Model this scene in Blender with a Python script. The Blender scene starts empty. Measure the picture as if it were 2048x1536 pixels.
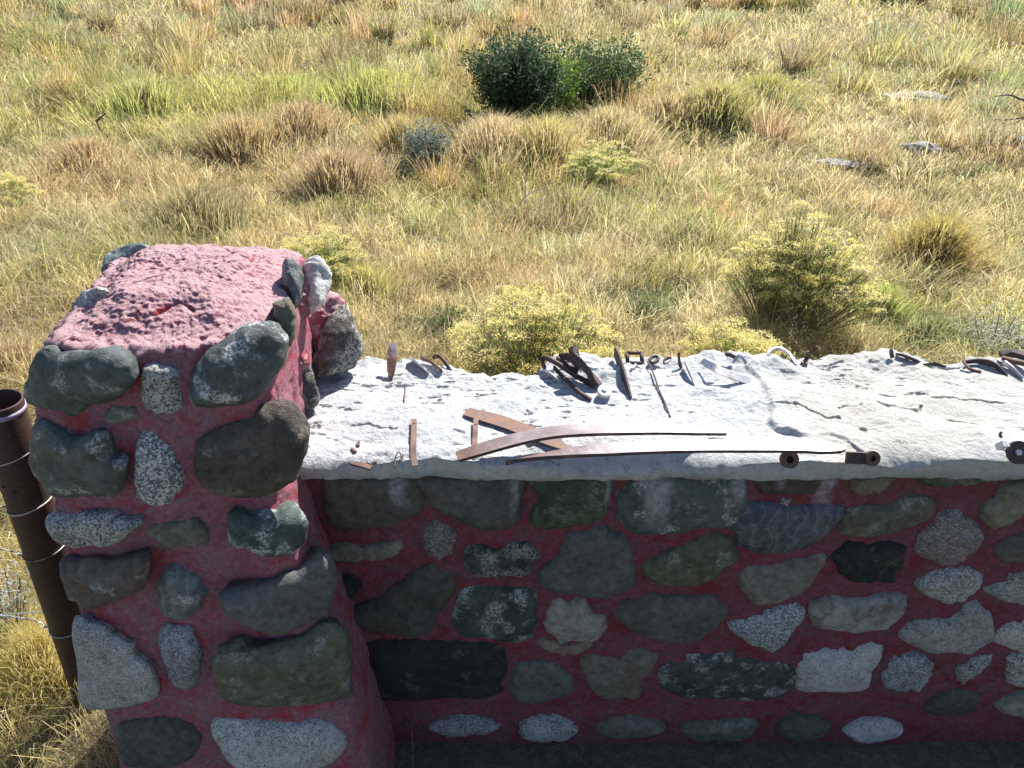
import bpy, bmesh, math, random
import numpy as np
from mathutils import Vector, Matrix, noise
from mathutils.bvhtree import BVHTree
from mathutils.kdtree import KDTree

R = math.radians
random.seed(7)
rng = np.random.default_rng(7)
scene = bpy.context.scene
col = scene.collection

# ------------------------------------------------------------------ camera
CAM_Z, PITCH, F = 2.10, R(30.0), 2048 * 24 / 36.0
cam_d = bpy.data.cameras.new('camera')
cam_d.lens, cam_d.sensor_width, cam_d.clip_start, cam_d.clip_end = 24.0, 36.0, 0.05, 3000
cam = bpy.data.objects.new('camera', cam_d)
cam.location = (0, 0, CAM_Z)
cam.rotation_euler = (R(90) - PITCH, 0, 0)
col.objects.link(cam)
scene.camera = cam

# ------------------------------------------------------------------ light
SUN_AZ, SUN_EL = R(30), R(46)
sdir = Vector((math.sin(SUN_AZ) * math.cos(SUN_EL), math.cos(SUN_AZ) * math.cos(SUN_EL), math.sin(SUN_EL)))
world = bpy.data.worlds.new('World')
scene.world = world
world.use_nodes = True
wn = world.node_tree
sky = wn.nodes.new('ShaderNodeTexSky')
sky.sky_type = 'NISHITA'
sky.sun_disc = False
sky.ozone_density, sky.dust_density, sky.air_density = 2.5, .4, 1.0
sky.sun_elevation, sky.sun_rotation = SUN_EL, SUN_AZ
wn.links.new(sky.outputs[0], wn.nodes['Background'].inputs[0])
wn.nodes['Background'].inputs[1].default_value = 0.065
sun_d = bpy.data.lights.new('sun', 'SUN')
sun_d.energy, sun_d.angle, sun_d.color = 4.6, R(0.5), (1.0, 0.95, 0.87)
sun = bpy.data.objects.new('sun', sun_d)
sun.rotation_euler = sdir.to_track_quat('Z', 'Y').to_euler()
col.objects.link(sun)
scene.view_settings.view_transform = 'Standard'
scene.view_settings.look = 'None'
scene.view_settings.gamma = 1
scene.view_settings.exposure = 1.3

# ------------------------------------------------------------------ pixel helpers (photo pixels, 2048 x 1536)
FWD = Vector((0, math.cos(PITCH), -math.sin(PITCH)))
UPV = Vector((0, math.sin(PITCH), math.cos(PITCH)))
CAM = Vector((0, 0, CAM_Z))
def ray(px, py):
    return (FWD + Vector((1, 0, 0)) * ((px - 1024) / F) + UPV * ((768 - py) / F)).normalized()
def on_z(px, py, z):
    d = ray(px, py); return CAM + d * ((z - CAM_Z) / d.z)
def on_y(px, py, y):
    d = ray(px, py); return CAM + d * (y / d.y)
def on_plane(px, py, c, n):
    d = ray(px, py); return CAM + d * ((c - CAM).dot(n) / d.dot(n))

# ------------------------------------------------------------------ numpy noise
def _h(ix, iy, iz, s):
    h = (ix * 374761393 + iy * 668265263 + iz * 2147483647 + s * 974711) & 0xffffffff
    h = ((h ^ (h >> 13)) * 1274126177) & 0xffffffff
    h = ((h ^ (h >> 16)) * 2246822519) & 0xffffffff
    return ((h ^ (h >> 15)) & 0xffff) / 65535.0
def vn(x, y, z=None, s=0):
    x = np.asarray(x, float); y = np.asarray(y, float)
    z = np.zeros_like(x) if z is None else np.asarray(z, float)
    ix, iy, iz = (np.floor(a).astype(np.int64) for a in (x, y, z))
    fx, fy, fz = x - ix, y - iy, z - iz
    fx, fy, fz = (a * a * (3 - 2 * a) for a in (fx, fy, fz))
    r = 0
    for dx in (0, 1):
        for dy in (0, 1):
            for dz in (0, 1):
                w = (fx if dx else 1 - fx) * (fy if dy else 1 - fy) * (fz if dz else 1 - fz)
                r = r + w * _h(ix + dx, iy + dy, iz + dz, s)
    return r * 2 - 1
def fbm(x, y, z=None, o=4, s=0):
    r, a, f = 0, 1.0, 1.0
    for k in range(o):
        r = r + a * vn(np.asarray(x) * f + 17.3 * k, np.asarray(y) * f + 9.1 * k, None if z is None else np.asarray(z) * f + 3.7 * k, s + k)
        a *= 0.5; f *= 2.03
    return r
def sstep(a, b, x):
    t = np.clip((x - a) / (b - a), 0, 1); return t * t * (3 - 2 * t)

# ------------------------------------------------------------------ object helpers
def tag(o, label=None, cat=None, group=None, kind=None):
    if label: o['label'] = label
    if cat: o['category'] = cat
    if group: o['group'] = group
    if kind: o['kind'] = kind
    return o
def empty(name, loc=(0, 0, 0), label=None, cat=None, group=None):
    o = bpy.data.objects.new(name, None); o.location = loc; o.empty_display_size = 0.1
    col.objects.link(o); return tag(o, label, cat, group)
def mesh_np(name, V, Fc, m, parent=None, colors=None, smooth=True):
    """V (n,3), Fc (k,3 or 4) or list of arrays"""
    V = np.asarray(V, np.float32)
    if not isinstance(Fc, (list, tuple)): Fc = [Fc]
    Fc = [np.asarray(f, np.int32) for f in Fc if len(f)]
    me = bpy.data.meshes.new(name)
    me.vertices.add(len(V)); me.vertices.foreach_set('co', V.ravel())
    lv = np.concatenate([f.ravel() for f in Fc])
    sizes = np.concatenate([np.full(len(f), f.shape[1], np.int32) for f in Fc])
    st = np.concatenate([[0], np.cumsum(sizes)[:-1]]).astype(np.int32)
    me.loops.add(len(lv)); me.loops.foreach_set('vertex_index', lv)
    me.polygons.add(len(sizes)); me.polygons.foreach_set('loop_start', st)
    me.polygons.foreach_set('use_smooth', np.full(len(sizes), smooth))
    me.update(calc_edges=True); me.validate()
    if colors is not None:
        ca = me.color_attributes.new('tint', 'FLOAT_COLOR', 'POINT')
        c4 = np.ones((len(V), 4), np.float32); c4[:, :3] = colors
        ca.data.foreach_set('color', c4.ravel())
    me.materials.append(m)
    o = bpy.data.objects.new(name, me); col.objects.link(o)
    if parent is not None:
        o.parent = parent
        o.matrix_parent_inverse = Matrix.Translation(-parent.location)
    return o
def grid_faces(nu, nv, wrap_u=False):
    i = np.arange(nu if wrap_u else nu - 1)[:, None]; j = np.arange(nv - 1)[None, :]
    a = i * nv + j; b = ((i + 1) % nu) * nv + j
    return np.stack([a, b, b + 1, a + 1], -1).reshape(-1, 4)
def bm_obj(name, bm, m, parent=None, smooth=True, bevel=0):
    if bevel:
        bmesh.ops.bevel(bm, geom=[e for e in bm.edges if e.is_manifold and e.calc_face_angle() > 0.6], offset=bevel, segments=2, affect='EDGES', profile=0.6)
    bmesh.ops.recalc_face_normals(bm, faces=bm.faces)
    me = bpy.data.meshes.new(name); bm.to_mesh(me); bm.free()
    for p in me.polygons: p.use_smooth = smooth
    me.materials.append(m)
    o = bpy.data.objects.new(name, me); col.objects.link(o)
    if parent is not None:
        o.parent = parent
        o.matrix_parent_inverse = Matrix.Translation(-parent.location)
    return o
def tube(bm, pts, rad, seg=8, caps=True):
    pts = [Vector(p) for p in pts]; n = len(pts)
    rs = rad if isinstance(rad, (list, tuple)) else [rad] * n
    rings = []; prev = None
    for i, p in enumerate(pts):
        t = (pts[min(i + 1, n - 1)] - pts[max(i - 1, 0)]).normalized()
        if prev is None:
            a = t.orthogonal().normalized()
        else:
            a = (prev - t * prev.dot(t)).normalized()
        prev = a; b = t.cross(a)
        rings.append([bm.verts.new(p + (a * math.cos(2 * math.pi * k / seg) + b * math.sin(2 * math.pi * k / seg)) * rs[i]) for k in range(seg)])
    for i in range(n - 1):
        for k in range(seg):
            bm.faces.new((rings[i][k], rings[i][(k + 1) % seg], rings[i + 1][(k + 1) % seg], rings[i + 1][k]))
    if caps:
        bm.faces.new(rings[0][::-1]); bm.faces.new(rings[-1])
def crv(pts, n=24):
    """catmull-rom through points"""
    P = [Vector(p) for p in pts]; P = [P[0] * 2 - P[1]] + P + [P[-1] * 2 - P[-2]]
    m = len(P) - 3; out = []
    for i in range(n + 1):
        u = i / n * m; k = min(int(u), m - 1); t = u - k
        a, b, c, d = P[k:k + 4]
        out.append(0.5 * ((2 * b) + (c - a) * t + (2 * a - 5 * b + 4 * c - d) * t * t + (3 * b - a - 3 * c + d) * t ** 3))
    return out

# ------------------------------------------------------------------ materials
class NT:
    def __init__(self, name):
        self.m = bpy.data.materials.new(name); self.m.use_nodes = True
        self.t = self.m.node_tree; self.b = self.t.nodes['Principled BSDF']; self.out = self.t.nodes['Material Output']
    def n(self, typ, ins=None, **kw):
        nd = self.t.nodes.new(typ)
        for k, v in kw.items(): setattr(nd, k, v)
        for k, v in (ins or {}).items(): self.s(nd.inputs[k], v)
        return nd
    def s(self, sock, v):
        if isinstance(v, bpy.types.NodeSocket): self.t.links.new(v, sock)
        elif isinstance(v, (tuple, list)) and len(v) == 3 and sock.type == 'RGBA': sock.default_value = (*v, 1)
        else: sock.default_value = v
    def noise(self, vec, scale, detail=3, rough=0.55, dist=0):
        return self.n('ShaderNodeTexNoise', {'Vector': vec, 'Scale': scale, 'Detail': detail, 'Roughness': rough, 'Distortion': dist}).outputs[0]
    def rng(self, v, a, b, c=0.0, d=1.0):
        return self.n('ShaderNodeMapRange', {0: v, 1: a, 2: b, 3: c, 4: d}, clamp=True).outputs[0]
    def mix(self, f, a, b, mode='MIX'):
        nd = self.n('ShaderNodeMix', data_type='RGBA', blend_type=mode)
        self.s(nd.inputs[0], f); self.s(nd.inputs[6], a); self.s(nd.inputs[7], b); return nd.outputs[2]
    def math(self, op, a, b=0.0, c=0.0):
        nd = self.n('ShaderNodeMath', operation=op)
        self.s(nd.inputs[0], a); self.s(nd.inputs[1], b); self.s(nd.inputs[2], c); return nd.outputs[0]
    def bump(self, h, dist, strength=1.0, nrm=None):
        nd = self.n('ShaderNodeBump', {'Height': h, 'Distance': dist, 'Strength': strength})
        if nrm is not None: self.s(nd.inputs['Normal'], nrm)
        return nd.outputs[0]
    def pos(self):
        return self.n('ShaderNodeNewGeometry').outputs['Position']
    def obj_vec(self):
        tc = self.n('ShaderNodeTexCoord').outputs['Object']
        oi = self.n('ShaderNodeObjectInfo').outputs['Random']
        k = self.math('MULTIPLY', oi, 37.0)
        return self.n('ShaderNodeVectorMath', {0: tc, 1: k}, operation='ADD').outputs[0], oi

# mineral drips washed out of the concrete coping, running down the wall face
DRIPS = [(1314, .030, .16), (1478, .016, .09), (1026, .012, .12), (1652, .020, .11), (1215, .008, .12), (1560, .010, .05), (800, .02, .10)]
def drip_mask(g):
    P = g.n('ShaderNodeSeparateXYZ', {0: g.pos()})
    wob = g.noise(g.pos(), 14, 2)
    tex = g.rng(g.noise(g.pos(), 70, 4, .65), .38, .62)
    tot = None
    for px, w, ln in DRIPS:
        x0 = on_y(px, 1010, 1.30).x
        dx = g.math('ABSOLUTE', g.math('SUBTRACT', g.math('ADD', P.outputs[0], g.math('MULTIPLY', g.math('SUBTRACT', wob, .5), .05)), x0))
        a = g.rng(dx, w * 1.3, w * .4)
        b = g.rng(P.outputs[2], 1.09 - ln * 1.15, 1.09 - ln * .6)
        c = g.math('MULTIPLY', a, b)
        tot = c if tot is None else g.math('MAXIMUM', tot, c)
    onwall = g.rng(P.outputs[1], 1.20, 1.24)
    return g.math('MULTIPLY', g.math('MULTIPLY', tot, g.rng(tex, 0, 1, .35, 1.0)), g.math('MULTIPLY', onwall, .95))

def stone_mat(name, c1, c2, cell=None, cells=(.5, .35), fleck=0.0, lichen=0.0, lc=(.55, .58, .6), rough=.75, vein=0.0, rust=0.0, bumpd=.0025, drips=False):
    g = NT(name); v, oi = g.obj_vec()
    n1 = g.rng(g.noise(v, 9, 5, .6), .36, .64)
    c = g.mix(n1, c1, c2)
    n2 = g.rng(g.noise(v, 45, 5, .7), .3, .7, .50, 1.45)
    c = g.mix(1.0, c, n2, 'MULTIPLY')
    hh = None
    if cell is not None:          # granite crystals: pale, mid and black grains
        vo = g.n('ShaderNodeTexVoronoi', {'Vector': v, 'Scale': g.rng(g.math('FRACT', g.math('MULTIPLY', oi, 5.7)), 0, 1, 230.0, 430.0), 'Randomness': 1.0})
        sep = g.n('ShaderNodeSeparateColor', {0: vo.outputs['Color']})
        dens = g.rng(g.noise(v, 14, 3), .35, .65, -.12, .12)
        k = g.math('ADD', sep.outputs[0], dens)
        f1 = g.rng(k, cells[0] - .03, cells[0] + .03)
        c = g.mix(f1, c, cell)
        f2 = g.rng(g.math('ADD', sep.outputs[1], dens), cells[1] + .02, cells[1] - .02)
        c = g.mix(g.math('MULTIPLY', f2, g.rng(g.math('FRACT', g.math('MULTIPLY', oi, 3.1)), 0, 1, .55, 1.0)), c, (.085, .09, .10)); hh = vo.outputs['Distance']
    if fleck:
        f = g.rng(g.noise(v, 240, 3, .7), .60, .68)
        c = g.mix(g.math('MULTIPLY', f, fleck), c, (.45, .44, .42))
    if vein:
        w = g.n('ShaderNodeTexWave', {'Vector': v, 'Scale': 9.0, 'Distortion': 9.0, 'Detail': 4.0, 'Detail Scale': 2.5})
        c = g.mix(g.math('MULTIPLY', g.rng(w.outputs['Fac'], .72, .95), vein), c, (.42, .43, .45))
    if rust:
        f = g.rng(g.noise(v, 11, 4, .6, .6), .52, .64)
        c = g.mix(g.math('MULTIPLY', f, rust), c, (.20, .12, .07))
    if lichen:
        a = g.rng(g.noise(v, 16, 3, .6), .60 - lichen * .16, .68 - lichen * .12)
        b = g.rng(g.noise(v, 150, 4, .75), .44, .56)
        c = g.mix(g.math('MULTIPLY', a, b), c, lc)
    # paint and mortar dust caught in the pits
    d = g.math('MULTIPLY', g.rng(g.noise(v, 30, 5, .75), .60, .70), .35)
    c = g.mix(d, c, (.24, .12, .14))
    if drips: c = g.mix(drip_mask(g), c, (.42, .43, .48))
    hs = g.n('ShaderNodeHueSaturation', {'Hue': g.math('ADD', .475, g.math('MULTIPLY', g.math('FRACT', g.math('MULTIPLY', oi, 7.3)), .06)), 'Saturation': g.rng(g.math('FRACT', g.math('MULTIPLY', oi, 13.7)), 0, 1, .45, 1.0), 'Value': g.rng(oi, 0, 1, *((.48, .82) if drips else (.62, .98))), 'Color': c})
    g.s(g.b.inputs['Base Color'], hs.outputs[0])
    g.s(g.b.inputs['Roughness'], g.rng(g.noise(v, 60, 3), .3, .7, rough - .12, rough + .1))
    g.b.inputs['Specular IOR Level'].default_value = .35
    h = g.math('ADD', g.noise(v, 55, 6, .68), g.math('MULTIPLY', g.noise(v, 320, 3, .7), .25))
    nn = g.bump(h, bumpd * 3)
    g.s(g.b.inputs['Normal'], nn)
    return g.m

def stone_set(drips):
    s = '_wall' if drips else '_pillar'; k = dict(drips=drips)
    return {
        'green': stone_mat('green_rock' + s, (.07, .10, .09), (.12, .155, .145), fleck=.35, lichen=.35, rough=.55, **k),
        'greenlichen': stone_mat('green_lichen_rock' + s, (.04, .07, .065), (.085, .12, .11), fleck=.4, lichen=.55, rough=.6, **k),
        'teal': stone_mat('teal_rock' + s, (.09, .15, .16), (.15, .21, .21), lichen=.25, rough=.55, vein=.25, **k),
        'blue': stone_mat('blue_grey_rock' + s, (.085, .11, .14), (.17, .19, .22), vein=.35, fleck=.15, **k),
        'brown': stone_mat('brown_sandstone' + s, (.105, .085, .075), (.16, .14, .115), fleck=.15, rust=.25, **k),
        'rustbrown': stone_mat('russet_rock' + s, (.16, .10, .07), (.20, .15, .11), rust=.8, lichen=.2, **k),
        'grey': stone_mat('grey_sandstone' + s, (.15, .15, .145), (.20, .20, .185), fleck=.2, bumpd=.0012, **k),
        'olive': stone_mat('olive_rock' + s, (.13, .13, .09), (.20, .19, .13), fleck=.25, rust=.3, lichen=.3, lc=(.42, .42, .36), **k),
        'buff': stone_mat('buff_stone' + s, (.30, .26, .20), (.42, .37, .30), fleck=.5, **k),
        'granite': stone_mat('speckled_granite' + s, (.34, .33, .32), (.48, .47, .45), cell=(.58, .58, .57), cells=(.66, .28), bumpd=.002, **k),
        'bluegranite': stone_mat('blue_speckled_granite' + s, (.24, .28, .33), (.36, .39, .43), cell=(.60, .62, .66), cells=(.60, .34), bumpd=.002, **k),
        'pinkgranite': stone_mat('pinkish_granite' + s, (.22, .17, .17), (.32, .27, .26), cell=(.42, .36, .35), cells=(.6, .45), bumpd=.002, **k),
        'whitegranite': stone_mat('white_granite' + s, (.46, .44, .41), (.58, .56, .53), cell=(.66, .64, .61), cells=(.6, .16), bumpd=.002, **k),
        'white': stone_mat('bleached_white_rock' + s, (.62, .61, .59), (.76, .75, .73), fleck=.2, **k),
        'whitebrown': stone_mat('white_stone_brown_stain' + s, (.50, .48, .44), (.58, .57, .56), rust=.75, fleck=.2, **k),
        'dark': stone_mat('dark_basalt' + s, (.028, .03, .034), (.055, .058, .055), fleck=.35, lichen=.15, lc=(.2, .2, .12), rough=.6, bumpd=.005, **k),
        'darklichen': stone_mat('dark_rock_white_lichen' + s, (.055, .055, .05), (.12, .12, .105), fleck=.6, lichen=1.0, lc=(.5, .5, .47), bumpd=.006, **k),
        'lumpy': stone_mat('lumpy_brown_rock' + s, (.10, .085, .07), (.19, .16, .125), fleck=.3, lichen=.3, lc=(.36, .33, .27), bumpd=.006, **k),
        'moss': stone_mat('mossy_green_rock' + s, (.05, .075, .04), (.10, .12, .07), fleck=.35, lichen=.4, lc=(.2, .25, .2), **k),
        'tan': stone_mat('tan_stone' + s, (.26, .19, .12), (.33, .27, .20), fleck=.3, rust=.5, **k),
    }

def mortar_mat(name, wall):
    g = NT(name); p = g.pos()
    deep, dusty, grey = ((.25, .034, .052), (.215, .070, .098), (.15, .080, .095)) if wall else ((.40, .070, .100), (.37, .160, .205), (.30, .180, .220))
    n1 = g.rng(g.noise(p, 11, 8, .78), .36, .60)
    c = g.mix(n1, deep, dusty)
    c = g.mix(g.rng(g.noise(p, 24, 8, .8), .42, .62), c, grey)
    c = g.mix(1.0, c, g.rng(g.noise(p, 75, 5, .75), .3, .7, .6, 1.4), 'MULTIPLY')
    c = g.mix(g.rng(g.noise(p, 12, 4, .65, .4), .53, .64, 0, .85), c, (.44, .045, .055) if not wall else (.20, .026, .032))
    if not wall:                       # paler pink mixed in on upward-facing faces
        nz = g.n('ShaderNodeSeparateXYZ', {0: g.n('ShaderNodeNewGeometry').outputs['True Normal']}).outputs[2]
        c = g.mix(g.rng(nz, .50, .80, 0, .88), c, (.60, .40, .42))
    gr = g.noise(p, 420, 3, .7)
    c = g.mix(g.rng(gr, .56, .66, 0, .6), c, (.46, .34, .37) if not wall else (.22, .14, .16))
    c = g.mix(g.rng(g.noise(p, 200, 4, .8), .58, .66, 0, .75), c, (.06, .035, .045))
    c = g.mix(g.rng(g.noise(p, 5, 9, .8, .3), .58, .64, 0, .28), c, (.13, .09, .09))
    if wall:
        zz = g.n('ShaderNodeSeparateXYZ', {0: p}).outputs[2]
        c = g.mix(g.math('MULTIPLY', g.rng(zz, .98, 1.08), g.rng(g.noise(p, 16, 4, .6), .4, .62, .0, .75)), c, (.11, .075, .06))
        c = g.mix(drip_mask(g), c, (.40, .36, .42))
    g.s(g.b.inputs['Base Color'], c)
    g.b.inputs['Roughness'].default_value = .95
    g.b.inputs['Specular IOR Level'].default_value = .12
    h = g.math('ADD', g.noise(p, 60, 6, .7), g.math('MULTIPLY', g.noise(p, 300, 4, .75), .7))
    g.s(g.b.inputs['Normal'], g.bump(h, .008 if not wall else .006))
    return g.m

def concrete_mat():
    g = NT('bleached_concrete'); p = g.pos()
    c = g.mix(g.rng(g.noise(p, 6, 5, .6), .35, .65), (.44, .455, .48), (.57, .58, .60))
    c = g.mix(g.rng(g.noise(p, 48, 6, .75), .50, .64, 0, .75), c, (.23, .24, .265))
    c = g.mix(g.rng(g.noise(p, 25, 5, .7), .50, .62, 0, .5), c, (.56, .57, .58))
    c = g.mix(g.rng(g.noise(p, 330, 3, .7), .64, .72, 0, .65), c, (.14, .14, .15))
    s = g.n('ShaderNodeSeparateXYZ', {0: p})
    # the later, sandier patch towards the right
    pt = g.math('MULTIPLY', g.rng(g.math('ADD', s.outputs[0], g.math('MULTIPLY', g.noise(p, 9, 3), .15)), .72, .84), g.rng(g.noise(p, 5, 4, .6), .34, .52))
    c = g.mix(g.math('MULTIPLY', pt, .6), c, (.44, .41, .35))
    # rusty weeping under the ironwork, algae along the drip edge
    c = g.mix(g.math('MULTIPLY', g.rng(s.outputs[2], 1.112, 1.085), g.rng(g.noise(p, 18, 4, .65), .40, .60, .15, .8)), c, (.17, .155, .12))
    c = g.mix(g.rng(g.noise(p, 8, 5, .7, .5), .64, .76, 0, .4), c, (.34, .26, .19))
    g.s(g.b.inputs['Base Color'], c); g.b.inputs['Roughness'].default_value = .85
    h = g.math('ADD', g.noise(p, 70, 6, .7), g.math('MULTIPLY', g.noise(p, 350, 3, .7), .25))
    g.s(g.b.inputs['Normal'], g.bump(h, .010)); return g.m

def metal_mat(name, rust, steel=(.42, .41, .43), rc1=(.15, .075, .055), rc2=(.075, .045, .042), met=.85, rough=.42, axis=None):
    """rust 0..1: how much is brown; axis (a, b, c): rust up to a, dull mauve-grey up to b, clean steel from c on"""
    g = NT(name); p = g.pos(); v, oi = g.obj_vec()
    r = g.mix(g.rng(g.noise(v, 40, 5, .7), .35, .65), rc1, rc2)
    r = g.mix(g.rng(g.noise(v, 15, 4, .6), .55, .7, 0, .6), r, (.24, .15, .11))
    k = g.noise(v, 12, 5, .62)
    f = g.rng(k, .60 - rust * .5, .72 - rust * .5)
    if axis:                           # (x0, x1): rustier towards x0
        sx = g.n('ShaderNodeSeparateXYZ', {0: p}).outputs[0]
        sk = g.math('ADD', sx, g.math('MULTIPLY', g.math('SUBTRACT', k, .5), .10))
        f = g.rng(sk, axis[2], axis[1]); r = g.mix(g.rng(sk, axis[0], axis[0] + .09), r, g.mix(g.rng(k, .4, .6), (.15, .115, .12), (.24, .20, .21)))
    c = g.mix(f, steel, r)
    g.s(g.b.inputs['Base Color'], c)
    g.s(g.b.inputs['Metallic'], g.rng(f, 0, 1, met, .1))
    g.s(g.b.inputs['Roughness'], g.rng(f, 0, 1, rough, .75))
    g.s(g.b.inputs['Normal'], g.bump(g.math('ADD', g.noise(v, 90, 5, .7), g.math('MULTIPLY', g.noise(v, 500, 2), .2)), .0012))
    return g.m

def leaf_mat(name, trans=.45, rough=.55, attr=True, color=(.2, .25, .08)):
    g = NT(name)
    if attr: c = g.n('ShaderNodeAttribute', attribute_name='tint').outputs['Color']
    else: c = g.mix(g.noise(g.pos(), 8), color, tuple(x * .6 for x in color))
    g.s(g.b.inputs['Base Color'], c); g.b.inputs['Roughness'].default_value = rough
    g.b.inputs['Specular IOR Level'].default_value = .45
    tr = g.n('ShaderNodeBsdfTranslucent'); g.s(tr.inputs[0], c)
    ms = g.n('ShaderNodeMixShader', {0: trans, 1: g.b.outputs[0], 2: tr.outputs[0]})
    g.s(g.out.inputs[0], ms.outputs[0]); return g.m
def plain(name, c1, c2, scale=20, rough=.8, b=.002):
    g = NT(name); v, oi = g.obj_vec()
    g.s(g.b.inputs['Base Color'], g.mix(g.rng(g.noise(v, scale, 4, .65), .35, .65), c1, c2))
    g.b.inputs['Roughness'].default_value = rough
    g.s(g.b.inputs['Normal'], g.bump(g.noise(v, scale * 5, 5, .7), b)); return g.m

M_PS = stone_set(False); M_WS = stone_set(True)
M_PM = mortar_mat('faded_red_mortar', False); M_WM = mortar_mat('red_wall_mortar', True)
M_CON = concrete_mat()
M_LEAF = leaf_mat('grass_blade', .58)
M_LEAF2 = leaf_mat('shrub_leaf', .50)
M_STEM = leaf_mat('dry_stem', .05)
M_RUST = metal_mat('rusty_iron', 1.0)
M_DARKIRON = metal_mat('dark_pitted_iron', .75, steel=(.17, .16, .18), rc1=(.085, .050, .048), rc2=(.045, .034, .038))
M_STEEL = metal_mat('weathered_steel', .12, steel=(.55, .54, .56), rough=.38)
M_WIRE = metal_mat('galvanised_wire', .25, steel=(.5, .5, .5), met=.6)

# ================================================================== GROUND
HILL_K, HILL_Y = .105, 7.5
def ground_z(x, y):
    d = np.sqrt(x * x + y * y)
    e = np.clip(y, -50, 130) - HILL_Y
    rise = HILL_K * (e + np.sqrt(e * e + 1.5)) / 2
    return 0.06 * fbm(x * .35, y * .35, o=3, s=5) * sstep(2.0, 5.0, d) + rise - .012 + .05 * np.clip(d - 15, 0, 60) / 15 * vn(x * .12, y * .12, s=3)
def on_g(px, py, lift=0.0):
    """where the ray through a photo pixel meets the field"""
    d = ray(px, py); lo, hi = 1.0, 60.0
    for k in range(40):
        m = (lo + hi) / 2; p = CAM + d * m
        if p.z > float(ground_z(np.array([p.x]), np.array([p.y]))[0]) + lift: lo = m
        else: hi = m
    return CAM + d * lo
def build_ground():
    a = np.concatenate([np.linspace(-1, 1, 241)]); 
    gx = np.sign(a) * (np.abs(a) ** 3.2) * 900
    gx = np.sort(np.concatenate([gx, np.arange(-8, 8, .12)]))
    gy = np.sort(np.concatenate([np.sign(a) * (np.abs(a) ** 3.2) * 900 + 6, np.arange(-1, 16, .12)]))
    X, Y = np.meshgrid(gx, gy, indexing='ij')
    Z = ground_z(X, Y)
    g = NT('dry_thatch_soil'); p = g.pos()
    c = g.mix(g.rng(g.noise(p, 1.1, 5, .6), .38, .62), (.17, .135, .075), (.115, .11, .055))
    c = g.mix(g.rng(g.noise(p, 30, 5, .7), .45, .65), c, (.26, .205, .12))
    c = g.mix(g.rng(g.noise(p, .25, 3, .6), .5, .65, 0, .7), c, (.15, .17, .06))
    g.s(g.b.inputs['Base Color'], c); g.b.inputs['Roughness'].default_value = .95
    g.s(g.b.inputs['Normal'], g.bump(g.noise(p, 60, 5, .7), .03))
    o = mesh_np('ground', np.stack([X, Y, Z], -1).reshape(-1, 3), grid_faces(len(gx), len(gy)), g.m)
    tag(o, kind='structure')
build_ground()

# ================================================================== GRASS
PAL = dict(straw=(.65, .54, .29), pale=(.76, .67, .44), green=(.34, .37, .13), lime=(.52, .53, .17), orange=(.60, .46, .26),
           brown=(.34, .25, .165), sage=(.46, .45, .27), dark=(.085, .12, .05), red=(.36, .13, .07), gold=(.58, .48, .19))
PALA = {k: np.array(v) for k, v in PAL.items()}
def blade_mesh(P, H, W, lean, face, C0, C1, curl):
    """P base (n,3); H height; W width; lean (n,2) horizontal drift of the tip; face angle; C0 root colour, C1 tip colour"""
    n = len(P); wd = np.stack([np.cos(face), np.sin(face), np.zeros(n)], -1) * (W / 2)[:, None]
    L = np.concatenate([lean, np.zeros((n, 1))], 1)
    up = np.zeros((n, 3)); up[:, 2] = 1
    m1 = P + up * (H * .45)[:, None] + L * .22
    m2 = P + up * (H * .82)[:, None] + L * .58
    tip = P + up * (H * (1 - curl))[:, None] + L
    V = np.stack([P - wd, P + wd, m1 + wd * .9, m1 - wd * .9, m2 + wd * .6, m2 - wd * .6, tip], 1).reshape(-1, 3)
    b = (np.arange(n) * 7)[:, None]
    Q = np.concatenate([b + np.array([[0, 1, 2, 3]]), b + np.array([[3, 2, 4, 5]])])
    T = b + np.array([[5, 4, 6]])
    t = np.array([0, 0, .45, .45, .8, .8, 1.0])[None, :, None]
    C = (C0[:, None, :] * (1 - t) + C1[:, None, :] * t).reshape(-1, 3)
    return V, Q, T, C

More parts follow.
